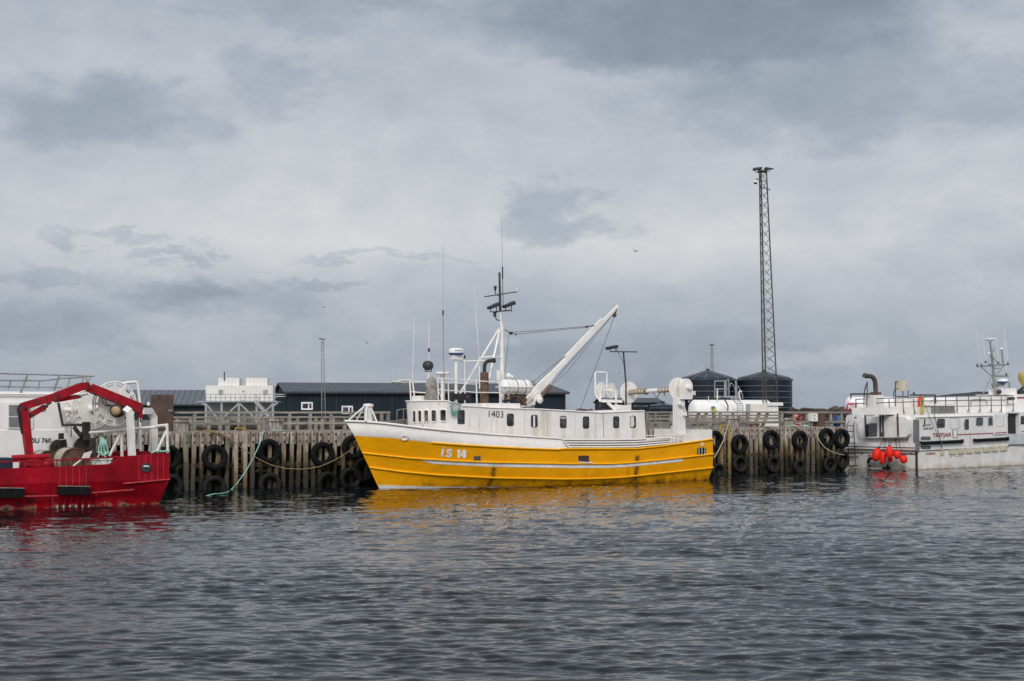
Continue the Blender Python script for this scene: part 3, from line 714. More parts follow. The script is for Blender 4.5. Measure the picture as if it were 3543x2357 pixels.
# far leg
mb = MB(); mb.beam((uD + .05, vL + .15, 1.8), (uD + .05, vL + .15, q.z + .1), .28, .2, up=(0,1,0)); mb.beam((uD - .1, vL - .05, 3.15), (uD - .7, vL - .9, 3.45), .10); part('gantry_leg', mb, white, boat)
mb = MB(); g0 = B.pix(2100, 1390, .4)
mb.beam(B.pix(2082,1387,.4), B.pix(2150,1389,.4), .14); mb.beam(B.pix(2102,1393,.4), B.pix(2135,1424,.4), .12); T([B.pix(2060,1346,.4), B.pix(2059,1292,.4), B.pix(2062,1288,.4), B.pix(2097,1288,.4), B.pix(2100,1292,.4), B.pix(2099,1342,.4)], .045); T([B.pix(2059,1340,.4), B.pix(2076,1358,.4)], .04); T([B.pix(2058,1348,.4), B.pix(2062,1368,.4), B.pix(2074,1384,.4)], .045)
T([B.pix(2076,1350,.4), B.pix(2076,1390,.4)], .06); T([B.pix(2128,1350,.4), B.pix(2132,1400,.4)], .035); T([B.pix(2136,1350,.4), B.pix(2128,1420,.4)], .03); T([B.pix(2076,1349,.9), B.pix(2120,1351,-.1)], .05)
mb.beam(B.pix(2128,1408,.4), B.pix(2172,1412,.4), .3, .22)
fr_ = part('line_hauler_frame', mb, white, boat)
for x, y, rx, ry in ((2080,1349,17,28),(2115,1352,18,27)):
    c = B.pix(x, y, .4); part('hauler_disc', MB().lathe([(.02,.05),(.10,.045),(.10,.02),(.38,.01),(.38,-.01),(.10,-.02),(.10,-.045),(.02,-.05)], c, (.25,-1,0), 28, smooth=False), whitedirty, fr_)
mb = MB(); T([B.pix(2076,1390,.4), B.pix(2076,1404,.4)], .015); mb.ball(B.pix(2076,1406,.4), .04); part('hook', mb, rusty, fr_)
# lamp pole
mb = MB(); T([B.pix(2157,1218,.9), B.pix(2161,1270,.9), B.pix(2166,1330,.9)], .04); T([Vector(B.pix(2166,1330,.9)), Vector(B.pix(2166,1424,.9))], .04); mb.beam(B.pix(2112,1217,.9), B.pix(2204,1218,.9), .05); T([B.pix(2132,1206,.9), B.pix(2160,1262,.9)], .012)
lp = part('lamp_pole', mb, darkiron, boat)
mb = MB(); mb.beam(B.pix(2101,1206,.9), B.pix(2133,1199,.9), .3, .14); T([B.pix(2110,1206,.9), B.pix(2112,1217,.9)], .02); T([B.pix(2130,1202,.9), B.pix(2131,1217,.9)], .02); part('floodlight', mb, lampm, lp)
# stern rail and steps
mb = MB()
for y in (1505, 1519): T([rail1.hit(2236,y+3), rail1.hit(2322,y), rail1.hit(2361,y-1)], .024)
for x in (2322,2333,2345,2361): T([rail1.hit(x,1504), rail1.hit(x,1533)], .024)
T([B.pix(2322,1478,-1.7), B.pix(2338,1472,-1.7), B.pix(2360,1468,-1.7)], .024); T([B.pix(2323,1478,-1.7), B.pix(2334,1506,-1.7)], .024); T([B.pix(2338,1472,-1.7), B.pix(2336,1506,-1.7)], .024); T([B.pix(2354,1470,-1.7), B.pix(2353,1506,-1.7)], .024)
part('stern_railing', mb, white, boat)
# ---- loose things aboard
a = B.pix(1730, 1341, -1.0); c = B.pix(1836, 1341, -1.0); Lr = (c - a).length; rr = .335
raft = thing('life_raft', 'white ribbed life raft canister strapped in a rusty cradle on the yellow boat roof', 'life raft', B, a)
mid_ = Vector((a.x, -1.0, B.pix(1783,1339,-1.0).z)); prof = [(.05,0),(.2,.02),(.30,.12)]
n_ = 6
for k in range(n_):
    x0 = .16 + (Lr - .32) * k / n_; x1 = .16 + (Lr - .32) * (k + 1) / n_; prof += [(rr, x0 + .02), (rr, x1 - .03), (rr - .02, x1 - .01)]
prof += [(.30, Lr - .1), (.2, Lr - .02), (.05, Lr)]
part('canister', MB().lathe(prof, mid_, (1,0,0), 22), whiteclean, raft)
part('seam_flange', MB().bx(mid_.x - .02, mid_.x + Lr + .03, -1.0 - .375, -1.0 + .375, mid_.z - .03, mid_.z + .02), whiteclean, raft)
for f in (.46, .72): part('strap', MB().ring(mid_ + Vector((Lr*f, 0, 0)), rr + .015, .018, (1,0,.05), 24, 5), canvas, raft)
part('sticker', MB().poly([Vector((mid_.x + .14 + dx, -1.0 - .33 * math.cos(t), mid_.z + .335 * math.sin(t))) for dx, t in ((.05,.45),(.2,.45),(.2,.8),(.05,.8))]), bluep, raft)
# covered gear under grey canvas
mb = MB(); random.seed(3); prof = []
for z, y in ((1388,23),(1384,19),(1376,23),(1364,21),(1356,23),(1346,19),(1338,22),(1331,23),(1326,18),(1318,15),(1312,12),(1307,7),(1303,4)):
    prof.append((y / 78., B.pix(1491, z, .0).z))
c = B.pix(1493, 1387, 0); rows = []
for r_, z in prof:
    rows.append([Vector((c.x + r_*1.0*math.cos(t)*(1+.13*math.sin(3*t + z*5)+.06*math.sin(7*t - z*9)), r_*1.0*math.sin(t)*(1+.13*math.cos(4*t+z*7)+.06*math.sin(9*t+z*4)), z)) for t in (2*math.pi*k/22 for k in range(23))])
mb.loft(rows)
solo('canvas_cover', mb, canvas, 'grey canvas cover tied over equipment on the yellow boat wheelhouse roof', 'cover', B, c)
c = B.pix(1576, 1406.6, -1.95)
ln = thing('landing_net', 'round hoop landing net with green mesh hanging on the yellow boat wheelhouse', 'landing net', B, c)
mb = MB(); mb.tube([B.pix(1576 + 16.5*math.cos(t), 1406.6 + 20*math.sin(t), -1.95) for t in (2*math.pi*k/24 for k in range(24))], .014, 5, closed=True); mb.tube([B.pix(1576,1387,-1.95), B.pix(1577,1376,-1.9)], .014, 5); part('hoop', mb, darkiron, ln)
mb = MB()
for k in range(16):
    t = 2*math.pi*k/16; e = (1569 + 5*math.cos(t), 1436 + 3*math.sin(t))
    p = (1576 + 16*math.cos(t), 1406.6 + 19*math.sin(t)); mb.tube([B.pix(*p, -1.96), B.pix(lerp(p[0],e[0],.5) + 2*math.cos(t), lerp(p[1],e[1],.6)+3, -2.0), B.pix(*e, -1.97)], .006 if k % 2 else .008, 4)
for k in range(5):
    mb.tube([B.pix(lerp(1576,1569,k/5) + lerp(15,5,k/5)*math.cos(t), lerp(1408,1434,k/5) + lerp(16,4,k/5)*math.sin(t), -1.97) for t in (2*math.pi*j/14 for j in range(14))], .006, 4, closed=True)
mb.ball(B.pix(1569,1431,-1.97), .07, 8, 6, (1,.5,1.3)); part('mesh_bag', mb, net, ln)
solo('wooden_pole', MB().tube([B.pix(1461,1484,-1.2), B.pix(1476,1436,-1.2)], .016, 6), wood, 'thin pale wooden pole leaning before the yellow boat wheelhouse windows', 'pole', B, B.pix(1461,1484,-1.2))
# ================================================================ THE TIMBER QUAY
Q = Frame(0, 69.27, 30.9); ZT = 2.47
uEnd = Q.pix(2921, 1500, 0).x
quay = thing('timber_quay', 'long weathered timber quay wall of upright posts behind the moored boats', 'quay', Q, (0, 0, 0))
random.seed(11)
u = Q.pix(330, 1600, 0).x; idx = 0; hid = MB(); planks = MB(); bolts = MB()
protos = []
uL1, uR0 = Q.pix(1330, 1600, 0).x, Q.pix(2440, 1600, 0).x
us_ = []
while u < uEnd: us_.append(u); u += .375 + random.uniform(-.05, .05)
def pile_mb(w, seed):
    rnd = random.Random(seed); mb = MB(); rows = []
    for k in range(8):
        z = lerp(-1.2, 2.46 + rnd.uniform(-.05, .05), k/7)
        j = [rnd.uniform(-.014, .014) for _ in range(5)]
        ww = w * (1 + rnd.uniform(-.07, .05))
        x0, x1, y0, y1 = -ww/2 + j[0], ww/2 + j[1], -.13 + j[2], .02
        rows.append([Vector(p) for p in ((x0, y1, z), (x0, y0+.03, z), (x0+.03, y0, z), (x1-.03, y0, z), (x1, y0+.03, z), (x1, y1, z), (x0, y1, z))])
    mb.loft(rows, False); mb.poly(rows[-1][:-1]); return mb
for i, u in enumerate(us_):
    vis = u < uL1 or u > uR0
    m_ = pile_mb(random.uniform(.15, .22), i); tl_ = random.uniform(-.03, .03); dv_ = random.uniform(-.03, .03)
    for p in m_.v: p.x += u + tl_*(p.z - 1.2); p.y += dv_
    if vis: part('pile', m_, pilem, quay)
    else: hid.add(m_.v, m_.f)
    for z in (2.33, 2.02) if random.random() < .8 else (2.3,):
        if vis: bolts.bx(u - .038, u + .038, -.155, -.12, z - .045, z + .045)
    if vis and random.random() < .7: bolts.bx(u - .045, u + .045, -.155, -.12, .98, 1.1)
    if i + 1 < len(us_):
        u2 = us_[i+1]; zb = 1.86 + random.uniform(-.08, .10); xo = random.uniform(-.015, .015); dv = random.uniform(-.03, .02)
        planks.bx(u + .118 + xo, u2 - .118 + xo, -.02 + dv, .09, zb, 2.46 + random.uniform(-.03, .03))
for j in range(-30, 2):
    if len(us_) > 0:
        x = us_[0] + j * .375; q_ = pile_mb(.2, 900 + j)
        for p in q_.v: p.x += x - .375
        hid.add(q_.v, q_.f)
o = part('pile', hid, pilem, quay); o['kind'] = 'stuff'
part('facing_board', planks, boardm, quay)
part('bolt_head', bolts, boltm, quay)
for z, v, h in ((1.02, .2, .2), (2.15, .22, .3)):
    part('waler', MB().bx(-34, uEnd - .02, v - .08, v + .1, z - h/2, z + h/2), walerm, quay)
mb = MB(); rnd = random.Random(5)
for k in range(60):
    x = rnd.uniform(-20, uEnd); z = rnd.uniform(.0, .9); mb.beam((x, .25, z), (x + rnd.uniform(.4, 1.4), .3, z + rnd.uniform(-.35, .35)), .1, .12)
part('brace_timber', mb, walerm, quay)
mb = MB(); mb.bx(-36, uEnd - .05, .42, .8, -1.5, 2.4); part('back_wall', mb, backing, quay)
part('cap_timber', MB().bx(-36, uEnd + .1, .12, .5, 2.36, 2.5), railm, quay)
# return wall at the end of the quay
mb = MB(); 
for k in range(30): mb.bx(uEnd - .1, uEnd + .14, .1 + k*.4, .32 + k*.4, -1, 2.46)
part('return_pile', mb, boardm, quay)
# quay ground
land = MB(); land.bx(-150, uEnd - .02, .5, 12.2, -1.0, 2.45); land.bx(-150, 160, 12.2, 170, -1.0, 2.45)
o = part('quay_ground', land, deckmat, None, Q, (0,0,0)); o['kind'] = 'structure'
# ---------------------------------------------------------------- tyre fenders
def tyre_mb(Ro, wd, seed):
    rnd = random.Random(seed); h = wd / 2; ri = Ro * .58
    prof = [(ri*.98, -h*.55), (ri*1.04, -h*.8), (Ro*.80, -h*1.0), (Ro*.93, -h*.88), (Ro*.985, -h*.62), (Ro, -h*.2), (Ro*.985, 0), (Ro, h*.2), (Ro*.985, h*.62), (Ro*.93, h*.88), (Ro*.80, h), (ri*1.04, h*.8), (ri*.98, h*.55), (ri*1.10, h*.4), (Ro*.88, h*.2), (Ro*.88, -h*.2), (ri*1.10, -h*.4), (ri*.98, -h*.55)]
    mb = MB(); tw = (rnd.uniform(-.1,.1), -1, rnd.uniform(-.10,.10)); mb.lathe(prof, (0,0,0), tw, 36, cap=False)
    for k in range(36):       # tread blocks
        t = 2*math.pi*k/36
        for s_ in (-1, 1):
            pass
    return mb
up = [(587,1582,40,'half hidden behind the red boat stern'),(743,1582,45,'hanging second from the red boat, left of the green rope'),(930,1562,43,'crossed by the green rope under the wooden bollard'),(1116,1572,43,'hanging alone between the green rope and the yellow bow'),
      (1223,1547,42,'upper one half hidden behind the yellow bow'),(1258,1625,44,'middle one in the dark behind the yellow bow'),
      (2474,1524,34,'upper one right behind the yellow boat stern'),(2559,1537,34,'first clear of the yellow stern on the right quay'),(2669,1522,34,'broad one second to the right of the yellow stern'),(2767,1523,33,'third to the right of the yellow stern'),(2860,1515,34,'fourth to the right of the yellow stern, with pale rope'),(2912,1518,34,'against the corner of the white workboat')]
lo = [(590,1682,43,'below the tyre by the red stern'),(740,1688,43,'mossy one under the second tyre left of the green rope'),(933,1676,41,'grey one under the tyre crossed by the green rope'),(1132,1670,40,'under the lone tyre left of the yellow bow'),(1212,1656,40,'mossy one low behind the yellow bow'),
      (2483,1630,28,'floating low at the yellow stern'),(2559,1606,30,'low one with rim showing, first right of the yellow stern'),(2674,1607,30,'mossy low one, second right of the yellow stern'),(2763,1615,25,'small mossy low one, third right of the yellow stern'),(2870,1608,28,'low one, fourth right of the yellow stern'),(2914,1592,32,'low one beside the white workboat ladder')]
for i, (px, py, r_, where) in enumerate(up + lo):
    low = i >= len(up)
    wd = .30; v = -.32 - (.0 if not low else .02)
    q = Q.pix(px, py, v); sc_ = FL / Q.w(q).y; Ro = r_ / sc_
    t = thing('tyre_fender', ('low wet black tyre fender ' if low else 'black tyre fender ') + where, 'tyre', Q, q, 'tyre fenders along the quay')
    m_ = tyre_mb(Ro, wd, i)
    for p in m_.v: p += q
    part('tyre', m_, rubberold if low else rubber, t)
    if not low: part('chain', MB().tube([q + Vector((.03, .02, Ro*.9)), q + Vector((.02, .12, Ro*.9 + (2.5 - q.z - Ro*.9)*.6)), Vector((q.x, .1, 2.5))], .02, 5), boltm, t)
# ---------------------------------------------------------------- ladders, bollards, railings
for i, (xl, xr) in enumerate(((818, 850), (2497, 2524))):
    a = Q.pix(xl, 1500, -.2); c = Q.pix(xr, 1500, -.2)
    t = thing('quay_ladder', ('rusty ladder with yellow painted rails on the quay left of the green rope', 'yellow painted ladder on the quay just right of the yellow boat stern')[i], 'ladder', Q, (a.x, -.2, 0))
    for x in (a.x, c.x):
        part('rail', MB().bx(x - .085, x + .085, -.2, -.135, .0, 2.48), (mat('worn_yellow_wood', (.50,.36,.12), .8, var=.2, scale=3, grain=(2.4,(9,9,.45),(.17,.12,.07)), spots=1.0, spotcol=(.62,.36,.03), algae=[(.9, 2.1, (.26,.17,.06), .8), (-.1,1.0,(.05,.045,.012),.9)]) if i else mat('yellow_flecked_wood', (.58,.48,.38), .9, var=.15, scale=3, grain=(2.4,(9,9,.45),(.18,.13,.09)), spots=.9, spotcol=(.60,.36,.04), algae=[(.2, 1.65, (.21,.135,.05), .8), (-.15, 1.0, (.045,.042,.012), .95)])), t)
    part('handle', MB().tube([Vector((a.x, -.12, 2.4)), Vector((a.x, -.05, 2.62)), Vector((c.x, -.05, 2.62)), Vector((c.x, -.12, 2.4))], .03, 6), yellowpaint, t)
    for k in range(6): part('rung', MB().tube([Vector((a.x, -.14, .2 + k*.36)), Vector((c.x, -.14, .2 + k*.36))], .025, 6), rusty, t)
random.seed(21)
for i, (x0, x1, y0, y1, lb) in enumerate(((607,652,1453,1494,'squat wooden mooring bollard between the brown steel box and the yellow ladder'),(931,976,1450,1492,'squat wooden mooring bollard with the green rope tied at its foot'),
        (2520,2552,1444,1476,'wooden mooring bollard with pale rope above the right yellow ladder'),(2719,2743,1447,1477,'wooden mooring bollard left of the orange life ring'),(2921,2932,1450,1477,'stub bollard beside the blue barrel'))):
    if i == 4: continue
    a = Q.pix(x0, y1, .75); c = Q.pix(x1, y0, .75); cx = (a.x + c.x)/2; rr = (c.x - a.x)/2
    t = thing('wooden_bollard', lb, 'bollard', Q, (cx, .8, 2.45), 'wooden bollards on the quay edge')
    mb = MB()
    for k in range(9):
        th = 2*math.pi*k/9; ro = rr*.42
        mb.cyl((cx + (rr-ro)*math.cos(th), .8 + (rr-ro)*math.sin(th), 2.4), (cx + (rr-ro)*math.cos(th), .8 + (rr-ro)*math.sin(th), c.z + random.uniform(-.03,.02)), ro, 10)
    mb.cyl((cx, .8, 2.4), (cx, .8, c.z), rr*.5, 10); part('log_cluster', mb, boardm, t)
    part('iron_band', MB().ring((cx, .8, c.z - .12), rr*1.0, .02, (0,0,1), 20, 5), boltm, t)
def railing(lb, v, xs, xr, zt, zr, w=.13, name='timber_railing', low=None, slant=()):
    a = Q.pix(xr[0], 1424, v).x; c = Q.pix(xr[1], 1424, v).x
    t = thing(name, lb, 'railing', Q, ((a+c)/2, v, 2.45))
    part('top_rail', MB().bx(a, c, v - .07, v + .07, zt - .09, zt), railm, t)
    for z in zr: part('lower_rail', MB().bx(a, c, v - .10, v - .03, z - .08, z + .06), railm, t)
    for px in xs:
        u = Q.pix(px, 1450, v).x; part('post', MB().bx(u - w/2, u + w/2, v - .05, v + .06, 2.4, zt - .02), railm, t)
    for px in slant:
        u = Q.pix(px, 1450, v).x; part('slanted_strut', MB().beam((u - .35, v + .1, 2.42), (u + .1, v + .08, zt - .1), .15), railm, t)
    return t
X2 = lambda u: 550 + u * .319; X6 = lambda u: 2300 + u * .338; X5 = lambda u: 1980 + u * .2997
railing('front grey timber railing on the left quay behind the tyres', 1.6, [X2(x) for x in (385,665,925,1085,1415,1640,1865,2085,2330)] + [1320, 1343], (601, 1349), 3.35, (), .14)
t = railing('low heavy grey timber kerb rail on the left quay edge', 1.0, [X2(x) for x in (345,540,750,1130)], (652, 931), 2.86, (), .13)
t = railing('low heavy timber kerb rail running from the bollard to the yellow bow', 1.0, [X2(x) for x in (1500,1700,1885,2015)], (976, 1290), 2.86, (), .13)
railing('rear grey timber railing on the left quay in front of boulders', 5.0, [X2(x) for x in (200,340,540,740,1130,1330,1500,1700,1770,1885,2015)], (601, 1300), 3.12, (), .16)
railing('grey timber railing on the right quay with dark slanted struts', 1.6, [X5(x) for x in (865,960,1135)] + [X6(x) for x in (500,570,700,845,1200,1325,1455,1700,1810)], (2236, 2921), 3.35, (2.76,), .12, slant=[X6(x) for x in (345,425,965,1050)])
railing('rear low grey timber railing on the right quay', 4.5, [X5(x) for x in (900,1010,1155)] + [X6(x) for x in (385,510,640,760)], (2236, 2700), 3.17, (2.95,), .12)
# brown steel box
a = Q.pix(545, 1492, 1.2); c = Q.pix(601, 1366, 1.2)
t = thing('steel_cabinet', 'tall brown rusted steel cabinet standing on the quay behind the red boat stern', 'cabinet', Q, ((a.x+c.x)/2, 1.7, 2.45))
part('body', MB().bx(a.x, c.x, 1.2, 2.3, 2.44, c.z), brownbox, t)
mb = MB(); mb.bx(a.x + .06, c.x - .06, 1.17, 1.2, 2.5, c.z - .06); part('door', mb, brownbox, t)
part('latch', MB().bx(c.x - .25, c.x - .06, 1.13, 1.17, Q.pix(590,1421,1.2).z - .04, Q.pix(590,1421,1.2).z + .04), galv, t)
# rusty pipe rack behind the bow
mb = MB(); P = lambda x, y, v=2.4: Q.pix(x, y, v)
for a, c in (((1372,1468),(1374,1419)),((1374,1419),(1421,1412)),((1394,1470),(1397,1414)),((1410,1470),(1411,1419)),((1411,1419),(1426,1417)),((1424,1470),(1426,1412)),((1371,1454),(1425,1450))): mb.tube([P(*a), P(*c)], .02, 5)
for a, c in (((1374,1419),(1380,1421)),((1371,1467),(1425,1470))): mb.tube([P(*a), P(*c, 3.0)], .02, 5)
solo('pipe_rack', mb, galv, 'rusty open pipe rack standing on the quay between the yellow bow and wheelhouse', 'rack', Q, P(1398, 1470))
# boulders behind the left railing
def boulder_mb(seed, sx, sy, sz):
    rnd = random.Random(seed); mb = MB(); n, m = 12, 8; ph = [rnd.uniform(0, 6.28) for _ in range(8)]
    vs = []; fs = []
    for i in range(m + 1):
        t = math.pi*i/m
        for k in range(n):
            p = 2*math.pi*k/n; d = Vector((math.sin(t)*math.cos(p), math.sin(t)*math.sin(p), math.cos(t)))
            r_ = 1 + .16*math.sin(3*d.x + ph[0])*math.cos(2.5*d.y + ph[1]) + .13*math.sin(5*d.z + ph[2] + 2*d.x) + .07*math.sin(9*d.y + ph[3]) * math.cos(8*d.x + ph[4])
            q_ = d * r_
            vs.append((q_.x*sx, q_.y*sy, max(-.6, min(.78, q_.z))*sz))
    for i in range(m):
        for k in range(n):
            l = (k+1) % n; fs.append((i*n+k, (i+1)*n+k, (i+1)*n+l, i*n+l))
    return mb.add(vs, fs, False)
rocks = [part('boulder', boulder_mb(40 + i, 1, .9, .8), rock, None, W0, (0,0,0)) for i in range(7)]
for r_ in rocks: r_['category'] = 'boulder'
cnt = [0]
def put_rock(p, s, label, group, rot):
    i = cnt[0]; cnt[0] += 1
    o = rocks[i] if i < 7 else rocks[i % 7].copy()
    if i >= 7: COL.objects.link(o)
    o.location = p; o.scale = (s, s, s*.85); o.rotation_euler = (rot*.1, 0, rot); o['label'] = label; o['group'] = group; o['category'] = 'boulder'
random.seed(31)
for k, (px, r_) in enumerate(((X2(400),30),(X2(520),18),(X2(620),30),(X2(760),34),(X2(880),16),(X2(980),34),(X2(1090),20),(X2(1350),36),(X2(1480),20),(X2(1560),34),(X2(1640),30),(X2(1760),24),(X2(1850),34),(X2(1940),34),(X2(2060),26),(1260,24),(1300,30),(1345,26),(1380,32),(1415,30),(1440,20))):
    v = 7.5 + random.uniform(-.6, 1.5); q = Q.w(Q.pix(px, 1470, v)); s = r_ / (FL / q.y)
    put_rock((q.x, q.y, 2.45 + s*.25), s, 'brown boulder in the row behind the left timber railings', 'boulders behind the left railing', random.uniform(0, 6))
for row_, (d, zc) in enumerate(((104, 2.7), (107, 3.05), (110, 3.35))):
    px = 2722 + row_*9
    while px < 2950:
        s = random.uniform(.28, .48); x = (px - CX) / FL * d
        put_rock((x, d + random.uniform(-.5,.5), zc + random.uniform(-.05,.13)), s, 'dark rock in the breakwater behind the right quay', 'breakwater rocks', random.uniform(0, 6)); px += s * FL / d * random.uniform(1.1, 1.5)
px = 2004
while px < 2100:
    s = random.uniform(.28, .45); d = 118; put_rock(((px - CX)/FL*d, d, 3.28 + random.uniform(-.1,.1)), s, 'rock on the far mound seen over the yellow boat deckhouse', 'rocks beyond the yellow boat', random.uniform(0,6)); px += s*FL/d*1.2
px = 2000
while px < 2100:
    s = random.uniform(.4, .55); d = 117; put_rock(((px - CX)/FL*d, d, 2.75), s, 'rock on the far mound seen over the yellow boat deckhouse', 'rocks beyond the yellow boat', random.uniform(0,6)); px += s*FL/d*1.2
# ---------------------------------------------------------------- ropes
def smooth(pts, n=6):
    pts = [Vector(p) for p in pts]; out = []
    for i in range(len(pts)-1):
        p0, p1, p2, p3 = pts[max(i-1,0)], pts[i], pts[i+1], pts[min(i+2, len(pts)-1)]
        for k in range(n):
            t = k/n; out.append(.5*((2*p1) + (p2-p0)*t + (2*p0-5*p1+4*p2-p3)*t*t + (3*p1-p0-3*p2+p3)*t**3))
    out.append(pts[-1]); return out
R2 = lambda u, v, d: Q.pix(550 + u*.319, 1250 + v*.319, d)
R6 = lambda u, v, d: Q.pix(2300 + u*.338, 1150 + v*.338, d)
pts = [R2(1366,762,.55), R2(1300,752,.5), R2(1210,766,.4), R2(1145,764,.0), R2(1110,830,-.5), R2(1090,900,-.75), R2(1030,1030,-.85), R2(950,1180,-.9), R2(850,1320,-.95), R2(780,1397,-.97)] + [Q.g(550 + a*.319, 1250 + b*.319, .05) for a, b in ((730,1424),(650,1438),(570,1446))]
pts.append(pts[-1] + Vector((-1.2, -.35, -.25)))
rp = MB().tube(smooth(pts), .024, 6)
for k in range(3): rp.tube(smooth([R2(1200,760+k*4,.5), R2(1260,748+k*5,.55), R2(1330,756+k*4,.5), R2(1372,766,.5)]), .03, 5)
solo('mooring_rope', rp, ropegreen, 'pale green mooring rope drooping from the bollard down into the water', 'rope', Q, pts[0])
pts = [R2(240,775,.5), R2(400,764,.3), R2(560,757,.1), R2(660,775,-.25), R2(760,830,-.8), R2(900,940,-.85), R2(1030,1030,-.9), R2(1180,1110,-1.0), R2(1330,1155,-1.1), R2(1450,1168,-1.2), R2(1560,1170,-1.3), R2(1680,1155,-1.4), R2(1780,1130,-1.5), R2(1950,1050,-1.8), R2(2110,940,-2.2), Q.pix(1240,1535,-2.6)]
rp = MB().tube(smooth(pts), .02, 6)
for k in range(3): rp.tube(smooth([R2(300+k*30,772,.3), R2(520,750+k*8,.05), R2(640,768+k*8,-.2), R2(700,800+k*8,-.3), R2(765,828,-.4)]), .022, 5)
rp.ball(R2(762,826,-.5), .1, 8, 6)
solo('mooring_rope', rp, ropetan, 'brown mooring rope sagging across the quay face to the yellow bow', 'rope', Q, pts[0])
pts = [R6(655,935,.5), R6(640,975,-.2), R6(615,1060,-.35), R6(600,1110,-.5), R6(555,1200,-1.0), R6(508,1283,-1.6)]
solo('mooring_rope', MB().tube(smooth(pts), .03, 6), ropepale, 'pale twisted mooring rope running from right bollard down to the yellow boat stern', 'rope', Q, pts[0])
pts = [R6(1230,960,.4), R6(1330,958,.35), R6(1450,962,.3), R6(1510,968,.1), R6(1545,1030,-.4), R6(1590,1120,-.75), R6(1640,1180,-.9), R6(1710,1222,-1.0), R6(1780,1245,-1.0), R6(1838,1256,-.9)]
solo('mooring_rope', MB().tube(smooth(pts), .022, 6), ropepale, 'thin pale rope hanging by the fourth right tyre toward the white workboat', 'rope', Q, pts[0])
rp = MB(); random.seed(4)
for k in range(5): rp.tube(smooth([R6(1228+k*6,950+k*4,.6), R6(1260,968-k*2,.5), R6(1310+k*12,952+k*4,.45), R6(1370,962,.5), R6(1440+k*8,950+k*3,.6)]), .03, 5)
solo('rope_coil', rp, ropegreen, 'tangled green rope lying on the quay edge by the life ring', 'rope', Q, R6(1228,950,.6))
# ---------------------------------------------------------------- things on the right quay
c = Q.pix(2761, 1455, 2.0); rr = 17 / 64
t = thing('life_ring', 'orange and white life ring hung on the right quay railing', 'life ring', Q, c)
part('ring', MB().ring(c, rr, .075, (.2,-1,0), 24, 8), orange, t)
for k in range(4):
    a = k*math.pi/2 + .6; mb = MB(); mb.tube([c + Vector((math.cos(b)*rr, .2*math.cos(b)*rr, math.sin(b)*rr)) for b in (a-.15, a, a+.15)], .082, 8); part('white_band', mb, whitelet, t)
a = Q.pix(2801, 1458, 1.45); b_ = Q.pix(2823, 1430, 1.45)
t = thing('power_box', 'small white power box with two dark holes on the right quay railing', 'power box', Q, a); part('box', MB().bx(a.x, b_.x, 1.3, 1.55, a.z, b_.z), whitedirty, t)
for z in (.3, .72): part('socket', MB().cyl((lerp(a.x,b_.x,.5), 1.3, lerp(a.z,b_.z,z)), (lerp(a.x,b_.x,.5), 1.285, lerp(a.z,b_.z,z)), .04, 10), black, t)
a = Q.pix(2826, 1476, 1.4); b_ = Q.pix(2851, 1432, 1.4); solo('rusted_locker', MB().bx(a.x, b_.x, 1.3, 1.7, 2.45, b_.z), brownbox, 'brown rusted steel locker beside the white power box', 'locker', Q, (a.x, 1.4, 2.45))
a = Q.pix(2902, 1475, 3.0); mb = MB(); mb.lathe([(.2,0),(.29,.03),(.30,.3),(.31,.32),(.30,.34),(.30,.6),(.27,.66),(.02,.67)], (a.x, 3.0, 2.45), n=18); solo('barrel', mb, blueroyal, 'blue plastic barrel behind the right end of the railing', 'barrel', Q, (a.x, 3.0, 2.45))
for x in (2598, 2619):
    a = Q.pix(x, 1475, 1.9); t = thing('fuel_valve', 'small dark red fuel valve standing on the quay, %s one' % ('left' if x < 2600 else 'right'), 'valve', Q, (a.x, 1.9, 2.45), 'red fuel valves')
    part('pipe', MB().cyl((a.x,1.9,2.4), (a.x,1.9,2.72), .05, 8), n1red, t); part('wheel', MB().cyl((a.x-.16,1.9,2.62), (a.x+.16,1.9,2.62), .07, 8), n1red, t)
# mast block and cabinet
dM = 90.0
def cam_box(x0, x1, y0, y1, d, dep): a = W0.pix(x0, y1, d); c = W0.pix(x1, y0, d); return (a.x, c.x, d, d + dep, a.z, c.z)
b_ = cam_box(2597, 2655, 1398, 1478, dM - .6, 1.8); mb = MB(); mb.bx(b_[0], b_[1], b_[2], b_[3], 2.4, b_[5]); solo('concrete_block', mb, cream, 'weathered concrete block at the foot of the tall lattice lighting mast', 'block', W0, (b_[0], b_[2], 2.4))
b_ = cam_box(2655, 2709, 1393, 1478, dM - .7, 1.7); t = thing('electric_cabinet', 'white electric cabinet with rust streaks under the tall lattice mast', 'cabinet', W0, (b_[0], b_[2], 2.4))
part('body', MB().bx(b_[0]+.005, b_[1]-.28, b_[2]+.05, b_[3], 2.4, b_[5]-.2), whitedirty, t); part('lid', MB().bx(b_[0]+.002, b_[1], b_[2]-.05, b_[3]+.05, b_[5]-.2, b_[5]), whitedirty, t)
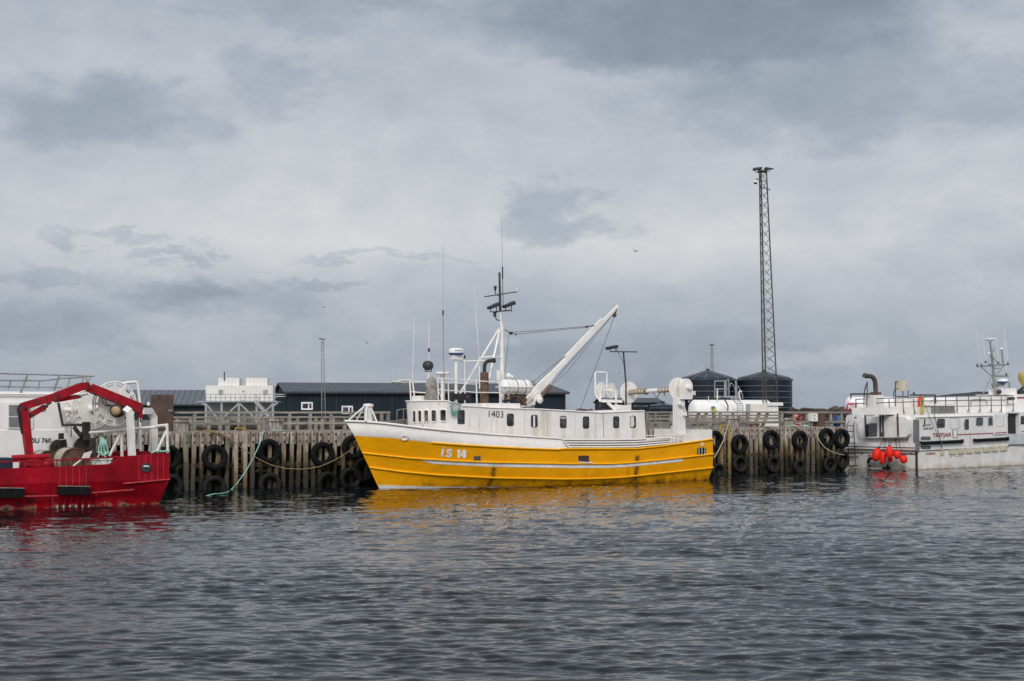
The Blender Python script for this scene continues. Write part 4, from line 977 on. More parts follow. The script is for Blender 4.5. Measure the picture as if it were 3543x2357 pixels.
# ---------------------------------------------------------------- lattice masts
def lattice(label, legs_b, legs_t, z0, z1, n, rl, rb, lamps, mast_mat=towersteel):
    cen = sum((Vector(p) for p in legs_b), Vector()) / len(legs_b)
    t = thing('lighting_mast', label, 'mast', W0, (cen.x, cen.y, z0))
    L3 = [(Vector((*b_[:2], z0)), Vector((*t_[:2], z1))) for b_, t_ in zip(legs_b, legs_t)]
    for a, c in L3: part('leg', MB().tube([a, c], rl, 6), mast_mat, t)
    mb = MB(); k = len(L3)
    for i in range(k):
        A, C_ = L3[i], L3[(i+1) % k]
        for j in range(n):
            f0, f1 = j/n, (j+1)/n
            mb.tube([lerp(A[0],A[1],f0), lerp(C_[0],C_[1],f1)], rb, 4, False); mb.tube([lerp(C_[0],C_[1],f0), lerp(A[0],A[1],f1)], rb, 4, False)
        for f in (.96, .93): mb.tube([lerp(A[0],A[1],f), lerp(C_[0],C_[1],f)], rb*1.4, 4, False)
    part('bracing', mb, mast_mat, t); return t, L3
def PD(x, y, d): p = W0.pix(x, y, d); return (p.x, p.y, p.z)
za = W0.pix(2640, 1391, dM).z; zb = W0.pix(2630, 594, dM).z
t, L3 = lattice('tall dark three-legged lattice lighting mast behind the white fuel tank', [PD(2640,1391,dM), PD(2651,1391,dM+.85), PD(2690,1391,dM+.1)], [PD(2627.6,600,dM), PD(2633,600,dM+.42), PD(2652,600,dM+.05)], za - .03, zb, 24, .045, .011, None)
tz = W0.pix(2630, 596, dM)
part('head_plate', MB().bx(tz.x - .1, tz.x + .45, dM - .15, dM + .5, zb, zb + .08), towersteel, t)
mb = MB(); a, c = W0.pix(2606, 586, dM), W0.pix(2635, 583, dM); mb.beam(a, c, .5, .12); mb.tube([a + Vector((.05,0,-.05)), a + Vector((.2,0,-.2)), Vector((tz.x, dM, zb + .05))], .025, 5); part('floodlight', mb, lampm, t)
mb = MB(); a, c = W0.pix(2646, 584, dM), W0.pix(2676, 585, dM); mb.beam(a, c, .5, .14, w1=.3, h1=.03); mb.tube([a + Vector((.05,0,-.05)), a + Vector((.15,0,-.2)), a + Vector((.28,0,-.18)), a + Vector((.33,0,-.05))], .02, 5); part('floodlight', mb, lampm, t)
a = W0.pix(2614, 631, dM); mb = MB(); mb.tube([Vector((a.x, dM, a.z + .2)), Vector((tz.x + .1, dM, a.z + .2))], .035, 6); part('camera_arm', mb, towersteel, t)
cam_ = part('camera_dome', MB().lathe([(.02,.16),(.07,.14),(.11,.05),(.13,-.02)], a, n=14), cream, t); part('camera_lens', MB().lathe([(.13,-.02),(.09,-.1),(.02,-.13)], a, n=14), black, cam_)
a = W0.pix(2661, 654, dM); mb = MB(); mb.tube([Vector((W0.pix(2653,655,dM).x, dM, a.z)), a], .025, 6); mb.ball(a + Vector((.03,0,-.05)), .05, 8, 6); part('camera', mb, lampm, t)
d1 = 132
t, L3 = lattice('slim grey lattice mast standing behind the dark warehouse roof', [PD(1113,1440,d1), PD(1127,1440,d1), PD(1127,1440,d1+.4), PD(1113,1440,d1+.4)], [PD(1112,1178,d1), PD(1120,1178,d1), PD(1120,1178,d1+.3), PD(1112,1178,d1+.3)], 2.4, W0.pix(1116,1178,d1).z, 20, .03, .009, None, galv)
a = W0.pix(1115, 1174, d1); mb = MB(); mb.beam(a + Vector((-.28,0,.05)), a + Vector((.24,0,-.02)), .3, .1); part('floodlight', mb, lampm, t)
d2 = 190
t, L3 = lattice('distant slim lattice mast rising behind the left blue tank', [PD(2457,1400,d2), PD(2471,1400,d2), PD(2464,1400,d2+.5)], [PD(2459,1200,d2), PD(2467,1200,d2), PD(2463,1200,d2+.3)], 2.4, W0.pix(2463,1200,d2).z, 16, .032, .010, None, galv)
a = W0.pix(2463, 1195, d2); mb = MB(); mb.bx(a.x-.16, a.x+.16, d2-.1, d2+.1, a.z-.1, a.z+.15); mb.tube([a, a + Vector((-.5,0,0))], .03, 4); mb.tube([a, a + Vector((.5,0,0))], .03, 4); part('floodlight', mb, lampm, t)
# ---------------------------------------------------------------- warehouses
def gable(name, label, fr, Lx, dep, ze, zr, wm, rm, over=.35):
    t = thing(name, label, 'warehouse', fr, (Lx/2, dep/2, 2.45))
    mb = MB(); mb.bx(0, Lx, 0, dep, 2.4, ze)
    mb.add([(0,0,ze),(0,dep,ze),(0,dep/2,zr-.05)], [(0,1,2)]); mb.add([(Lx,0,ze),(Lx,dep,ze),(Lx,dep/2,zr-.05)], [(0,1,2)]); part('wall', mb, wm, t)
    mb = MB()
    for y0, s_ in ((-over, 1), (dep + over, -1)):
        k = over * (zr - ze) / (dep/2)
        mb.prism([(-over, y0, ze - k + .02), (Lx + over, y0, ze - k + .02), (Lx + over, dep/2, zr + .02), (-over, dep/2, zr + .02)], (0,0,.12))
    part('roof', mb, rm, t); return t
d = 140.0; q = W0.pix(992, 1440, d)
F1 = Frame(q.x, d, 13.0)
ue = F1.pix(1957, 1430, 0).x
ze = F1.pix(995, 1357, -.3).z; zr = F1.pix(940, 1328, 8.5).z
wh = gable('warehouse', 'long dark blue warehouse with grey metal roof behind the yellow boat', F1, ue, 17.0, ze, zr, blueblack, roofgrey)
for x0, x1, y0, y1 in ((1044,1080,1394,1416),(1184,1219,1407,1430)):
    a = F1.pix(x0, y1, -.02); c = F1.pix(x1, y0, -.02)
    w_ = part('window', MB().bx(a.x, c.x, -.04, .02, a.z, c.z), glass, wh); mb = MB()
    for z in (a.z, c.z): mb.bx(a.x - .06, c.x + .06, -.09, -.03, z - .07, z + .07)
    xm = lerp(a.x, c.x, .66)
    for x in (a.x, xm, c.x): mb.bx(x - .06, x + .06, -.085, -.035, a.z + .07, c.z - .07)
    part('window_frame', mb, whitelet, w_)
a = F1.pix(1958, 1360, -.1); part('gutter', MB().bx(-.3, ue + .3, -.52, -.38, ze - .14, ze - .02), black, wh)
for x in (1085+80, 1263, 1357): u_ = F1.pix(x, 1400, -.02).x; part('cladding_joint', MB().bx(u_-.04, u_+.04, -.03, 0, 2.45, ze - .2), black, wh)
for (x0, x1, y0, y1) in ((1358,1382,1318,1331), (1382,1415,1313,1332)):
    a = F1.pix(x0, y1, 9.0); c = F1.pix(x1, y0, 9.0); v_ = part('roof_vent', MB().bx(a.x, c.x, 8.6, 9.6, zr - .5, c.z - .15), greywall, wh); part('vent_cap', MB().bx(a.x - .1, c.x + .1, 8.5, 9.7, c.z - .15, c.z), cream, v_)
# left low warehouse
d = 150.0; q = W0.pix(420, 1440, d); F2 = Frame(q.x, d, 8.0)
ue2 = F2.pix(900, 1430, 0).x
ze2 = F2.pix(600, 1400, -.3).z; zr2 = F2.pix(600, 1354, 6.5).z
w2 = gable('warehouse', 'low dark warehouse with pale ribbed roof behind the brown steel cabinet', F2, ue2, 13.0, ze2, zr2, blueblack, roofgrey2)
part('gutter', MB().bx(-.3, ue2 + .3, -.52, -.38, ze2 - .14, ze2), black, w2)
for x in (514,):
    a = W0.pix(x, 1399, 149); part('vent_cowl', MB().ball(F2.l(Vector((a.x, 149, a.z))), .18, 10, 6, (1,1,1.3)), cream, w2)
# pale strips on the dark side wall between containers and warehouse
mb = MB(); b_ = cam_box(944, 993, 1357, 1440, 141, .2); mb.bx(b_[0], b_[1], 141, 142, 2.4, b_[5]); lw = thing('lean_to', 'dark lean-to with pale horizontal strips between the white containers and the warehouse', 'lean-to', W0, (b_[0], 141, 2.4))
part('wall', mb, blueblack, lw); mb = MB()
for y in (1365, 1372): c_ = cam_box(944, 993, y-1.6, y+1.6, 140.9, .05); mb.bx(*c_)
part('strip', mb, greywall, lw)
# white containers on a steel stand
d = 112.0; q = W0.pix(711, 1440, d); F3 = Frame(q.x, d, 5.0)
def fb(x0, x1, y0, y1, v, dep): a = F3.pix(x0, y1, v); c = F3.pix(x1, y0, v); return (a.x, c.x, v, v + dep, a.z, c.z)
ct = thing('container_cabin', 'stacked white container cabins on a steel stand with stairs', 'container cabin', F3, (2.5, 1.2, 2.45))
conw = mat('white_container_steel', (.74,.70,.65), .6, var=.04, scale=1, ribs=(0, .28, .16), stain=(.4,.3,.2), amt=.2)
b_ = fb(711, 944, 1334, 1387, 0, 2.5); part('container', MB().bx(*b_), conw, ct); zc0, zc1 = b_[4], b_[5]
for x0, x1 in ((755,828),(850,925)): c_ = fb(x0, x1, 1307.5, 1334, .3, 2.0); part('container', MB().bx(c_[0], c_[1], .3, 2.3, zc1 + .002, c_[5]), conw, ct)
for x0, x1 in ((756,772),(910,926)): c_ = fb(x0, x1, 1349, 1366, -.03, .03); part('louvre', MB().bx(*c_), steel, ct)
c_ = fb(834, 850, 1348, 1385, -.03, .03); dd = part('door', MB().bx(*c_), cream, ct); c_ = fb(839, 844, 1352, 1357, -.05, .02); part('door_sign', MB().bx(*c_), redlet, dd)
part('aerial', MB().tube([F3.pix(776, 1316, .2), F3.pix(776, 1286, .2)], .05, 5), lampm, ct)
pf = fb(682, 960, 1387.5, 1392, -1.0, 3.8); part('platform', MB().bx(*pf), steel, ct)
for x in (713, 767, 827, 888, 944): part('stand_leg', MB().beam((F3.pix(x,1400,-.8).x, -.8, 2.4), (F3.pix(x,1400,-.8).x, -.8, pf[4]), .16), steel, ct)
mb = MB()
for x0, y0, x1, y1 in ((716,1401,756,1452),(768,1450,825,1397),(830,1397,888,1452),(902,1440,944,1398),(697,1393,713,1404),(962,1393,946,1404)): mb.beam(F3.pix(x0,y0,-.85), F3.pix(x1,y1,-.85), .13)
part('stand_brace', mb, steel, ct)
mb = MB(); mb.beam(F3.pix(882,1386,-1.15), F3.pix(931,1441,-1.15), .16, .28); part('stair', mb, steel, ct)
mb = MB()
for y in (1364, 1376): mb.tube([F3.pix(711,y,-1.0), F3.pix(960,y,-1.0)], .022, 4)
for x in range(712, 962, 17): mb.tube([F3.pix(x,1364,-1.0), F3.pix(x,1388,-1.0)], .02, 4)
mb.tube([F3.pix(884,1366,-1.2), F3.pix(900,1386,-1.2)], .03, 4); part('platform_railing', mb, steel, ct)
b_ = fb(716, 946, 1392, 1450, 1.2, 1.2); solo('wall_panel', MB().bx(b_[0], b_[1], 1.2, 2.2, 2.4, b_[5] - .02), greywall, 'grey plain wall underneath the white container cabins', 'wall', F3, (b_[0], 1.2, 2.4))
# ---------------------------------------------------------------- tanks
def tank(label, cx, rpx, ytop, yapex, d, rings, group, small=False):
    q = W0.pix(cx, ytop, d); r_ = rpx / FL * d; za_ = W0.pix(cx, yapex, d).z
    t = thing('storage_tank', label, 'tank', W0, (q.x, d, 2.45), group)
    part('shell', MB().lathe([(r_, 0), (r_, q.z - 2.4)], (q.x, d, 2.4), n=48), tankblue, t)
    part('roof', MB().lathe([(r_*1.02, -.06), (r_*1.02, .0), (r_*.94, .28 if not small else .06), (.2, za_ - q.z - .2), (.2, za_ - q.z - .02), (.02, za_ - q.z)], (q.x, d, q.z), n=14, smooth=False), tankroof, t)
    mb = MB()
    for k in range(14):
        a = 2*math.pi*k/14; mb.tube([Vector((q.x + r_*.95*math.cos(a), d + r_*.95*math.sin(a), q.z + (.28 if not small else .06))), Vector((q.x + .2*math.cos(a), d + .2*math.sin(a), za_ - .2))], .05 if not small else .03, 4)
        mb.ball((q.x + r_*1.03*math.cos(a), d + r_*1.03*math.sin(a), q.z + .12), .09 if not small else .04, 6, 4)
    part('roof_rib', mb, tankband, t)
    for y in rings:
        z = W0.pix(cx, y, d - r_).z; part('band', MB().ring((q.x, d, z), r_ + .01, .035, (0,0,1), 40, 4), tankband, t)
    return t
d = 150
tank('large dark blue storage tank with conical roof, left of the pair', 2449, 93, 1317, 1276, d, (1335,1354,1375), 'dark blue storage tanks')
tank('large dark blue storage tank with conical roof, right of the pair behind the lattice mast', 2644, 95, 1317, 1280, d, (1335,1354,1375,1393,1411), 'dark blue storage tanks')
tank('small dark tank with conical lid just left of the gantry post', 2293, 42, 1406, 1388, 130, (1412,), 'small dark tanks', True)
tank('smallest dark tank with pale conical lid beside the blue shed', 2217, 23, 1409, 1400, 128, (), 'small dark tanks', True)
d = 165.0; q = W0.pix(2089, 1440, d); F4 = Frame(q.x, d, 4.0)
gable('shed', 'dark blue shed with grey roof behind the yellow boat stern', F4, F4.pix(2290, 1420, 0).x, 8.0, F4.pix(2120,1394,-.3).z, F4.pix(2120,1381,4).z, blueblack, roofgrey, .2)
# horizontal white fuel tanks
def htank(label, p0, p1, r_, m, dome=.35):
    t = thing('fuel_tank', label, 'fuel tank', W0, ((p0.x+p1.x)/2, (p0.y+p1.y)/2, 2.45)); ax = (p1 - p0); L_ = ax.length
    prof = [(.02, -dome*r_*1.2), (r_*.5, -dome*r_), (r_*.82, -dome*r_*.6), (r_*.97, -dome*r_*.2), (r_, 0), (r_, L_), (r_*.97, L_ + dome*r_*.2), (r_*.82, L_ + dome*r_*.6), (r_*.5, L_ + dome*r_), (.02, L_ + dome*r_*1.2)]
    part('shell', MB().lathe(prof, p0, ax, 40), m, t)
    for f in (.2, .8):
        c = lerp(p0, p1, f); part('saddle', MB().bx(c.x - .15, c.x + .15, c.y - r_*.7, c.y + r_*.7, 2.4, c.z - r_*.5), greywall, t)
    return t
d = 100; pz = W0.pix(2420, 1426, d).z; r_ = .86
a = Vector((W0.pix(2402,1426,d).x, d, pz)); c = Vector((W0.pix(2652,1426,d+1.5).x, d + 1.5, pz))
ft = htank('white horizontal fuel tank with green and yellow emblem behind the right railing', a, c, r_, whiteclean)
def on_tank(x, y):
    q_ = W0.pix(x, y, d + .2); dz = q_.z - pz; th = math.asin(max(-1, min(1, dz / r_))); qq = W0.pix(x, y, d + .1 - (r_ + .01)*math.cos(th)); return qq
em = part('emblem', MB().poly([on_tank(x, y) for x, y in ((2460,1406),(2474,1406),(2479,1424),(2464,1424))]), green, ft)
mb = MB()
for k in range(5):
    a_ = R(10 + 40*k); mb.beam(on_tank(2471.5, 1424) + Vector((0,-.012,0)), on_tank(2471.5 + 7*math.cos(a_), 1423.5 - 10*math.sin(a_)) + Vector((0,-.012,0)), .05, .05)
part('emblem_rays', mb, yel2, em)
mb = MB(); PT = lambda x, y, dd=d - .3: W0.pix(x, y, dd)
mb.tube([PT(2482,1383), PT(2482,1347)], .055, 8); mb.tube([PT(2562,1383), PT(2558,1370), PT(2557,1358), PT(2561,1353), PT(2566,1356)], .06, 8); mb.tube([PT(2451,1385), PT(2451,1371)], .03, 6); part('vent_pipe', mb, cream, ft)
part('fill_hose', MB().tube([PT(2496,1372,d-.9), PT(2508,1384,d-.95), PT(2519,1404,d-1.0), PT(2518,1422,d-1.0)], .05, 6), darkiron, ft)
mb = MB(); P4 = lambda x, y: W0.pix(x, y, d + 1.2)
for a_, c_ in (((2473,1378),(2473,1319)),((2473,1319),(2507,1319)),((2507,1319),(2507,1375)),((2514,1372),(2514,1316)),((2522,1372),(2522,1316)),((2514,1316),(2522,1316)),((2473,1346),(2522,1346)),((2545,1376),(2545,1322)),((2551,1370),(2548,1322)),((2480,1376),(2560,1376)),((2472,1372),(2560,1372))): mb.tube([P4(*a_), P4(*c_)], .04, 5)
mb.tube(smooth([P4(2524,1340), P4(2528,1327), P4(2534,1328), P4(2542,1345), P4(2546,1372)]), .03, 5); mb.tube(smooth([P4(2553,1335), P4(2568,1365), P4(2570,1380)]), .035, 5)
mb.beam(P4(2508,1316), P4(2508,1374), .22, .1); part('access_platform', mb, steel, ft)
mb = MB(); 
for o_ in (0, 22): mb.tube([PT(2528+o_,1376,d-.6), PT(2551+o_*.9,1400,d-1.1), PT(2551+o_*.9,1445,d-1.2)], .03, 5)
for k in range(9): y = 1380 + k*8; x = 2533 + min(18, k*6); mb.tube([PT(x,y,d-1.1), PT(x+20,y,d-1.1)], .025, 4)
part('ladder', mb, steel, ft)
# the second tank with the red panel, behind the white workboat
d = 108; pz = W0.pix(2960, 1406, d).z; r_ = .72
a = Vector((W0.pix(2938,1404,d).x, d, pz)); c = Vector((W0.pix(3092,1404,d+1).x, d + .5, pz))
ft2 = htank('white horizontal fuel tank with faded red N1 panel behind the workboat', a, c, r_, whiteclean)
def on_t2(x, y, o=.07):
    q_ = W0.pix(x, y, d + .2); dz = q_.z - pz; th = math.asin(max(-1, min(1, dz / r_))); return W0.pix(x, y, d + .05 - (r_ + o)*math.cos(th))
rows = [[on_t2(lerp(l0, l1, f), y) for f in (0,.33,.66,1)] for y, l0, l1 in ((1394,2933,2967),(1402,2930,2964),(1410,2928,2961),(1417,2925,2959),(1424,2923,2956))]
pn = part('panel', MB().loft(rows), n1red, ft2)
part('lettering', text_px('N1', (2933, 2958, 1416, 1416, 1401, 1401), lambda x, y: on_t2(x, y, .10), .05, .2), whitelet, pn)
# ================================================================ THE RED BOAT (left)
p0 = W0.g(558, 1746, 0)
D = Frame(p0.x, p0.y, 34.0); WD = 4.4
A1 = lambda x, y: (x*.3508, 1250 + y*.3508)
A8 = lambda x, y: (150 + x*.2041, 1320 + y*.2041)
def DP(x, y, v=0.0): return D.pix(x, y, v)
def D1(x, y, v=0.0): return D.pix(*A1(x, y), v)
def D8(x, y, v=0.0): return D.pix(*A8(x, y), v)
rb = thing('fishing_boat', 'red steel fishing boat with folded red crane and rusty winches, cut by left edge', 'fishing boat', D, (0,0,0))
tpx = [(-60,1623),(0,1622),(253,1613),(379,1606),(419,1580),(586,1567.5)]
tu = [DP(x,y).x for x,y in tpx]; tz = [DP(x,y).z for x,y in tpx]
uS_ = -19.0
def inset(u, k=1.0): return 0 if u > -10 else WD/2 * ((-10 - u)/9.0)**2 * k
us2 = sorted(set([lerp(uS_, tu[0], k/14) for k in range(15)] + tu + [tu[4] - .001]))
def ztop(u): return interp(tu, tz, u) if u > tu[0] else tz[0] + (tu[0]-u)*.05
kn = DP(587, 1659); zk = kn.z
def endu(z): return interp([-.9, 0, zk, ztop(tu[-1])], [-1.2, 0.0, kn.x, tu[-1]], z)
def hv(z): return interp([-.9, 0, zk, 3], [.9, .28, 0, 0], z)
mb = MB(); side = {}
for sd in (0, 1):
    rows = []
    for lv in (0, 1, 2, 3):
        r_ = []
        for u in us2:
            z = (ztop(u), zk + (0 if u > -6 else (-6-u)*.04), 0.0, -.9)[lv]
            e = endu(z if lv else 9); f = (u - uS_) / (tu[-1] - uS_); uu_ = lerp(uS_, e, f); v = hv(z) + inset(uu_)
            r_.append(Vector((uu_, v if not sd else WD - v, z)))
        rows.append(r_)
    mb.loft(rows, False); side[sd] = rows
    inn = [p + Vector((0, .1 if not sd else -.1, 0)) for p in rows[0]]; low = [Vector((p.x, p.y, .9)) for p in inn]
    mb.loft([rows[0], inn, low], False)
for i in range(3): mb.add([side[0][i][-1], side[1][i][-1], side[1][i+1][-1], side[0][i+1][-1]], [(0,1,2,3)])
hmat = mat('red_hull_side_paint', (.31,.003,.012), .5, spec=.14, var=.28, scale=.6, streaks=((.035,.012,.012), [(D1(320,1390,0).x, .22, .12, .62, 1.0), (D1(205,1410,0).x, .16, .0, .35, .9), (D1(508,1380,0).x, .06, .0, .5, .7), (D1(1095,1100,0).x, .05, .5, 1.7, .3), (D1(410,1300,0).x, .06, .3, 1.3, .35), (D1(100,1150,0).x, .12, .5, 1.4, .3), (D1(870,1150,0).x, .06, .5, 1.5, .4), (D1(1300,1000,0).x, .05, .6, 1.8, .3)]), stain=(.50,.16,.16), amt=.45, spots=.45, spotcol=(.13,.01,.012), bump=.04, bscale=.8,
           algae=[(-.18, .10, (.42,.33,.20), .95), (-.2, -.02, (.02,.02,.015), 1.0)])
part('hull', mb, hmat, rb)
part('deck', MB().loft([[Vector((p.x, p.y+.05, 1.0)) for p in side[0][0]], [Vector((p.x, p.y-.05, 1.0)) for p in side[1][0]]], False), darkiron, rb)
for a, c in (((1215,1208),(1676,1166)), ((900,1300),(1322,1268)), ((-200,1345),(570,1328))): part('rub_rail', MB().tube([D1(*a, -.02), D1(*c, -.02)], .035, 6), mat('chipped_red_rail', (.42,.03,.03), .6, var=.2, scale=3, spots=1.0, spotcol=(.60,.42,.36), stain=(.08,.02,.02), amt=.5), rb)
for x0, x1, y0, y1 in ((566,880,1238,1318),(-60,232,1255,1345)):
    a, c = D1(x0, y1, -.02), D1(x1, y0, -.02); e = D1(x1, y1, -.02); f = D1(x0, y0, -.02)
    fd = part('fender_pad', MB().prism([a, e, c, f], (0,-.12,0)), rubber, rb); part('pad_trim', MB().beam(f + Vector((0,-.07,.03)), c + Vector((0,-.06,.012)), .14, .022), galv, fd)
mb = MB()
for x, y0, y1 in [(x, 1045, 1235) for x in (590,655,720,785,850)] + [(x, 925, 1172) for x in (1370,1435,1490,1555,1612)] + [(520,1330,1420)]: mb.tube([D1(x,y0,.0), D1(x,y1,.0)], .008, 4)
part('weld_seam', mb, mat('worn_red_seam', (.40,.07,.07), .6), rb)
mb = MB()
for x in range(575, 890, 62): mb.tube([D1(x+10,1335,.06), D1(x-8,1420,.16)], .02, 4)
part('keel_rib', mb, red, rb)
mb = MB()
for x in range(575, 890, 62): mb.tube([D1(x-6,1415,.18), D1(x-10,1450,.24)], .035, 5)
part('anode_strip', mb, cream, rb)
pc = (1440, 1050); part('porthole', MB().poly([D1(pc[0]+44*math.cos(t), pc[1]+33*math.sin(t), -.012) for t in (2*math.pi*k/20 for k in range(20))]), glass, rb)
part('porthole_ring', MB().tube([D1(pc[0]+48*math.cos(t), pc[1]+38*math.sin(t), -.02) for t in (2*math.pi*k/20 for k in range(20))], .035, 5, closed=True), darkiron, rb)
part('porthole_lining', MB().poly([D1(pc[0]+x, pc[1]+y, -.018) for x, y in ((-28,-26),(30,-24),(34,-6),(-30,-8))]), cream, rb)
# thin red pipe rail over the low bulwark
mb = MB(); mb.tube([D1(-200,1005,.05), D1(240,985,.05), D1(720,970,.05), D1(1190,945,.05)], .03, 6)
for x, y in ((240,985),(560,975),(880,963)): mb.tube([D1(x,y,.05), D1(x,y+65,.05)], .025, 5)
part('pipe_rail', mb, redcrane, rb)
# crane
VC = 1.3; K = lambda x, y: D1(x, y, VC)
cr = part('crane_column', MB().beam(K(292,955), K(262,700), .24, .30, up=(0,1,0), w1=.26, h1=.28).beam(K(262,700), K(235,470), .26, .30, up=(0,1,0), w1=.24, h1=.26), redcrane, rb)
mb = MB(); mb.lathe([(.42,-.5),(.42,-.05),(.3,.05),(.2,.25)], K(312,985), n=14); mb.lathe([(.5,-.8),(.5,-.2)], K(320,1010), n=14); part('crane_base', mb, redcrane, cr)
mb = MB(); mb.beam(K(212,450), K(560,345), .26, .30, up=(0,1,0)); mb.beam(K(560,345), K(800,250), .28, .33, up=(0,1,0), h1=.34); mb.beam(K(800,250), K(872,248), .28, .3, up=(0,1,0)); mb.prism([K(505,390), K(600,365), K(560,405)], (0,.2,0)); part('main_boom', mb, redcrane, cr)
mb = MB(); mb.beam(K(870,268), K(1385,480), .24, .26, up=(0,1,0)); mb.beam(K(905,245), K(1395,440), .17, .13, up=(0,1,0)); mb.beam(K(1385,440), K(1385,560), .2, .1); part('outer_boom', mb, redcrane, cr)
mb = MB(); mb.beam(K(280,545), K(440,452), .18, .18); mb.beam(K(545,388), K(765,350), .15, .15); part('ram', mb, redcrane, cr); mb = MB()
for x, y in ((235,462),(860,262),(300,530),(445,447),(540,385),(770,352),(560,350),(1385,465)):
    c = K(x, y); mb.cyl(c - Vector((0,.19,0)), c + Vector((0,.19,0)), .06, 8)
part('pivot_pin', mb, darkiron, cr); mb = MB()
for k in range(9):
    c = K(330 + k*57, 396 - k*17); mb.bx(c.x-.03, c.x+.03, c.y-.155, c.y-.13, c.z-.10, c.z+.02)
for k in range(8):
    c = K(920 + k*58, 322 + k*23.5); mb.bx(c.x-.03, c.x+.03, c.y-.145, c.y-.12, c.z-.05, c.z+.07)
part('hose_clip', mb, darkiron, cr); part('boom_hose', MB().tube(smooth([K(250,440), K(400,392), K(560,345), K(720,285), K(830,245), K(880,262), K(1000,315), K(1200,398), K(1370,468)]) , .022, 5).tube(smooth([K(250,452), K(560,358), K(820,262)]), .018, 5), black, cr)
mb = MB(); mb.tube([K(440,452), K(505,405)], .045, 6); mb.tube([K(765,350), K(870,325)], .03, 6); part('ram_rod', mb, steel, cr)
mb = MB()
for o in (0, -6, -14, 8): mb.tube(smooth([K(235+o,420), K(200+o,440), K(187+o,480), K(200+o,560), K(212+o,640), K(228+o,720)]), .02, 5)
part('hydraulic_hose', mb, black, cr); mb = MB(); mb.tube(smooth([K(830,230), K(850,215), K(875,225), K(890,260), K(870,290)]), .035, 5); part('hydraulic_hose', mb, black, cr); mb = MB(); mb.tube(smooth([K(320,440), K(420,420), K(500,410)]), .02, 5); part('hydraulic_hose', mb, black, cr); mb = MB(); mb.tube(smooth([K(400,490), K(430,500), K(450,480), K(440,440)]), .015, 5); part('hydraulic_hose', mb, black, cr); mb = MB()
for o in (0, 30): mb.tube(smooth([K(1010+o,360), K(1015+o,410), K(1050+o,440), K(1090+o,435)]), .02, 5)
part('hydraulic_hose', mb, black, cr)
mb = MB(); c = K(1160,490); mb.lathe([(.02,-.2),(.24,-.2),(.24,-.1),(.2,-.1),(.2,.12),(.24,.12),(.24,.2),(.02,.2)], c, (-.6,-1,0), 18); mb.beam(K(1165,430), K(1170,480), .2, .12); rw = part('hanging_roller', mb, darkiron, cr)
part('roller_face', MB().lathe([(.02,.0),(.17,.0),(.17,.03),(.02,.05)], c + Vector((-.13,-.20,0)), (-.6,-1,0), 16), wood, rw)
mb = MB(); mb.tube(smooth([K(1385,560), K(1382,585), K(1392,600), K(1398,588)]), .025, 5); mb.tube([K(1362,555), K(1358,745)], .015, 4); part('crane_hook', mb, darkiron, cr)
# big spoked reels
def wheel(px, py, v, rdisc, rrim, n, parent, m1=whitedirty):
    c = D1(px, py, v); k = .3508 / (FL / D.w(c).y)
    f = part('reel_flange', MB().lathe([(.02,.03),(rdisc*k,.02),(rdisc*k,-.02),(.02,-.03)], c, (.0,1,0), 36, smooth=False), m1, parent)
    mb = MB(); mb.ring(c, rrim*k, .035, (0,1,0), 40, 6); mb.ring(c, lerp(rdisc, rrim, .55)*k, .025, (0,1,0), 40, 5)
    for i in range(n):
        a = 2*math.pi*i/n; d_ = Vector((math.cos(a), 0, math.sin(a))); mb.beam(c + d_*rdisc*k*.95, c + d_*rrim*k, .10, .05, up=(0,1,0))
    part('reel_rim', mb, m1, f); mb = MB(); mb.lathe([(45*k,-.03),(40*k,-.12),(18*k,-.13),(18*k,-.28),(.02,-.3)], c, (0,1,0), 16); part('hub', mb, whitedirty, f)
    return c
reel = part('net_reel', MB().tube([D1(640,480,4.2), D1(905,470,3.2), D1(1130,420,1.8)], .09, 10), white, rb)
wheel(905, 470, 3.2, 140, 196, 14, reel); wheel(1130, 420, 1.8, 168, 215, 12, reel)
c = D1(640,498,4.2); mb = MB(); mb.ring(c, .40, .03, (1,.55,0), 30, 5); mb.ring(c, .2, .02, (1,.55,0), 20, 5)
for i in range(14):
    a = 2*math.pi*i/14; e = Vector((.55,-1,0)).normalized(); mb.tube([c, c + (e*math.cos(a) + Vector((0,0,1))*math.sin(a))*.4], .014, 4)
part('small_reel', mb, whitedirty, reel)
mb = MB(); mb.beam(D1(850,780,2.6), D1(850,600,2.6), .30, .22); mb.beam(D1(620,632,3.6), D1(830,628,2.8), .1); mb.beam(D1(575,410,3.8), D1(620,640,3.8), .08); mb.beam(D1(730,650,2.9), D1(800,740,2.7), .12); mb.tube([D1(700,650,3.0), D1(702,745,3.0)], .02, 4); part('reel_stand', mb, darkiron, rb)
mb = MB(); mb.tube(smooth([D1(1200,225,3.6), D1(1260,212,3.6), D1(1330,206,3.6), D1(1352,215,3.6), D1(1362,250,3.6), D1(1374,350,3.6), D1(1382,470,3.6), D1(1386,900,3.6)]), .055, 8); part('pipe_arch', mb, white, rb)
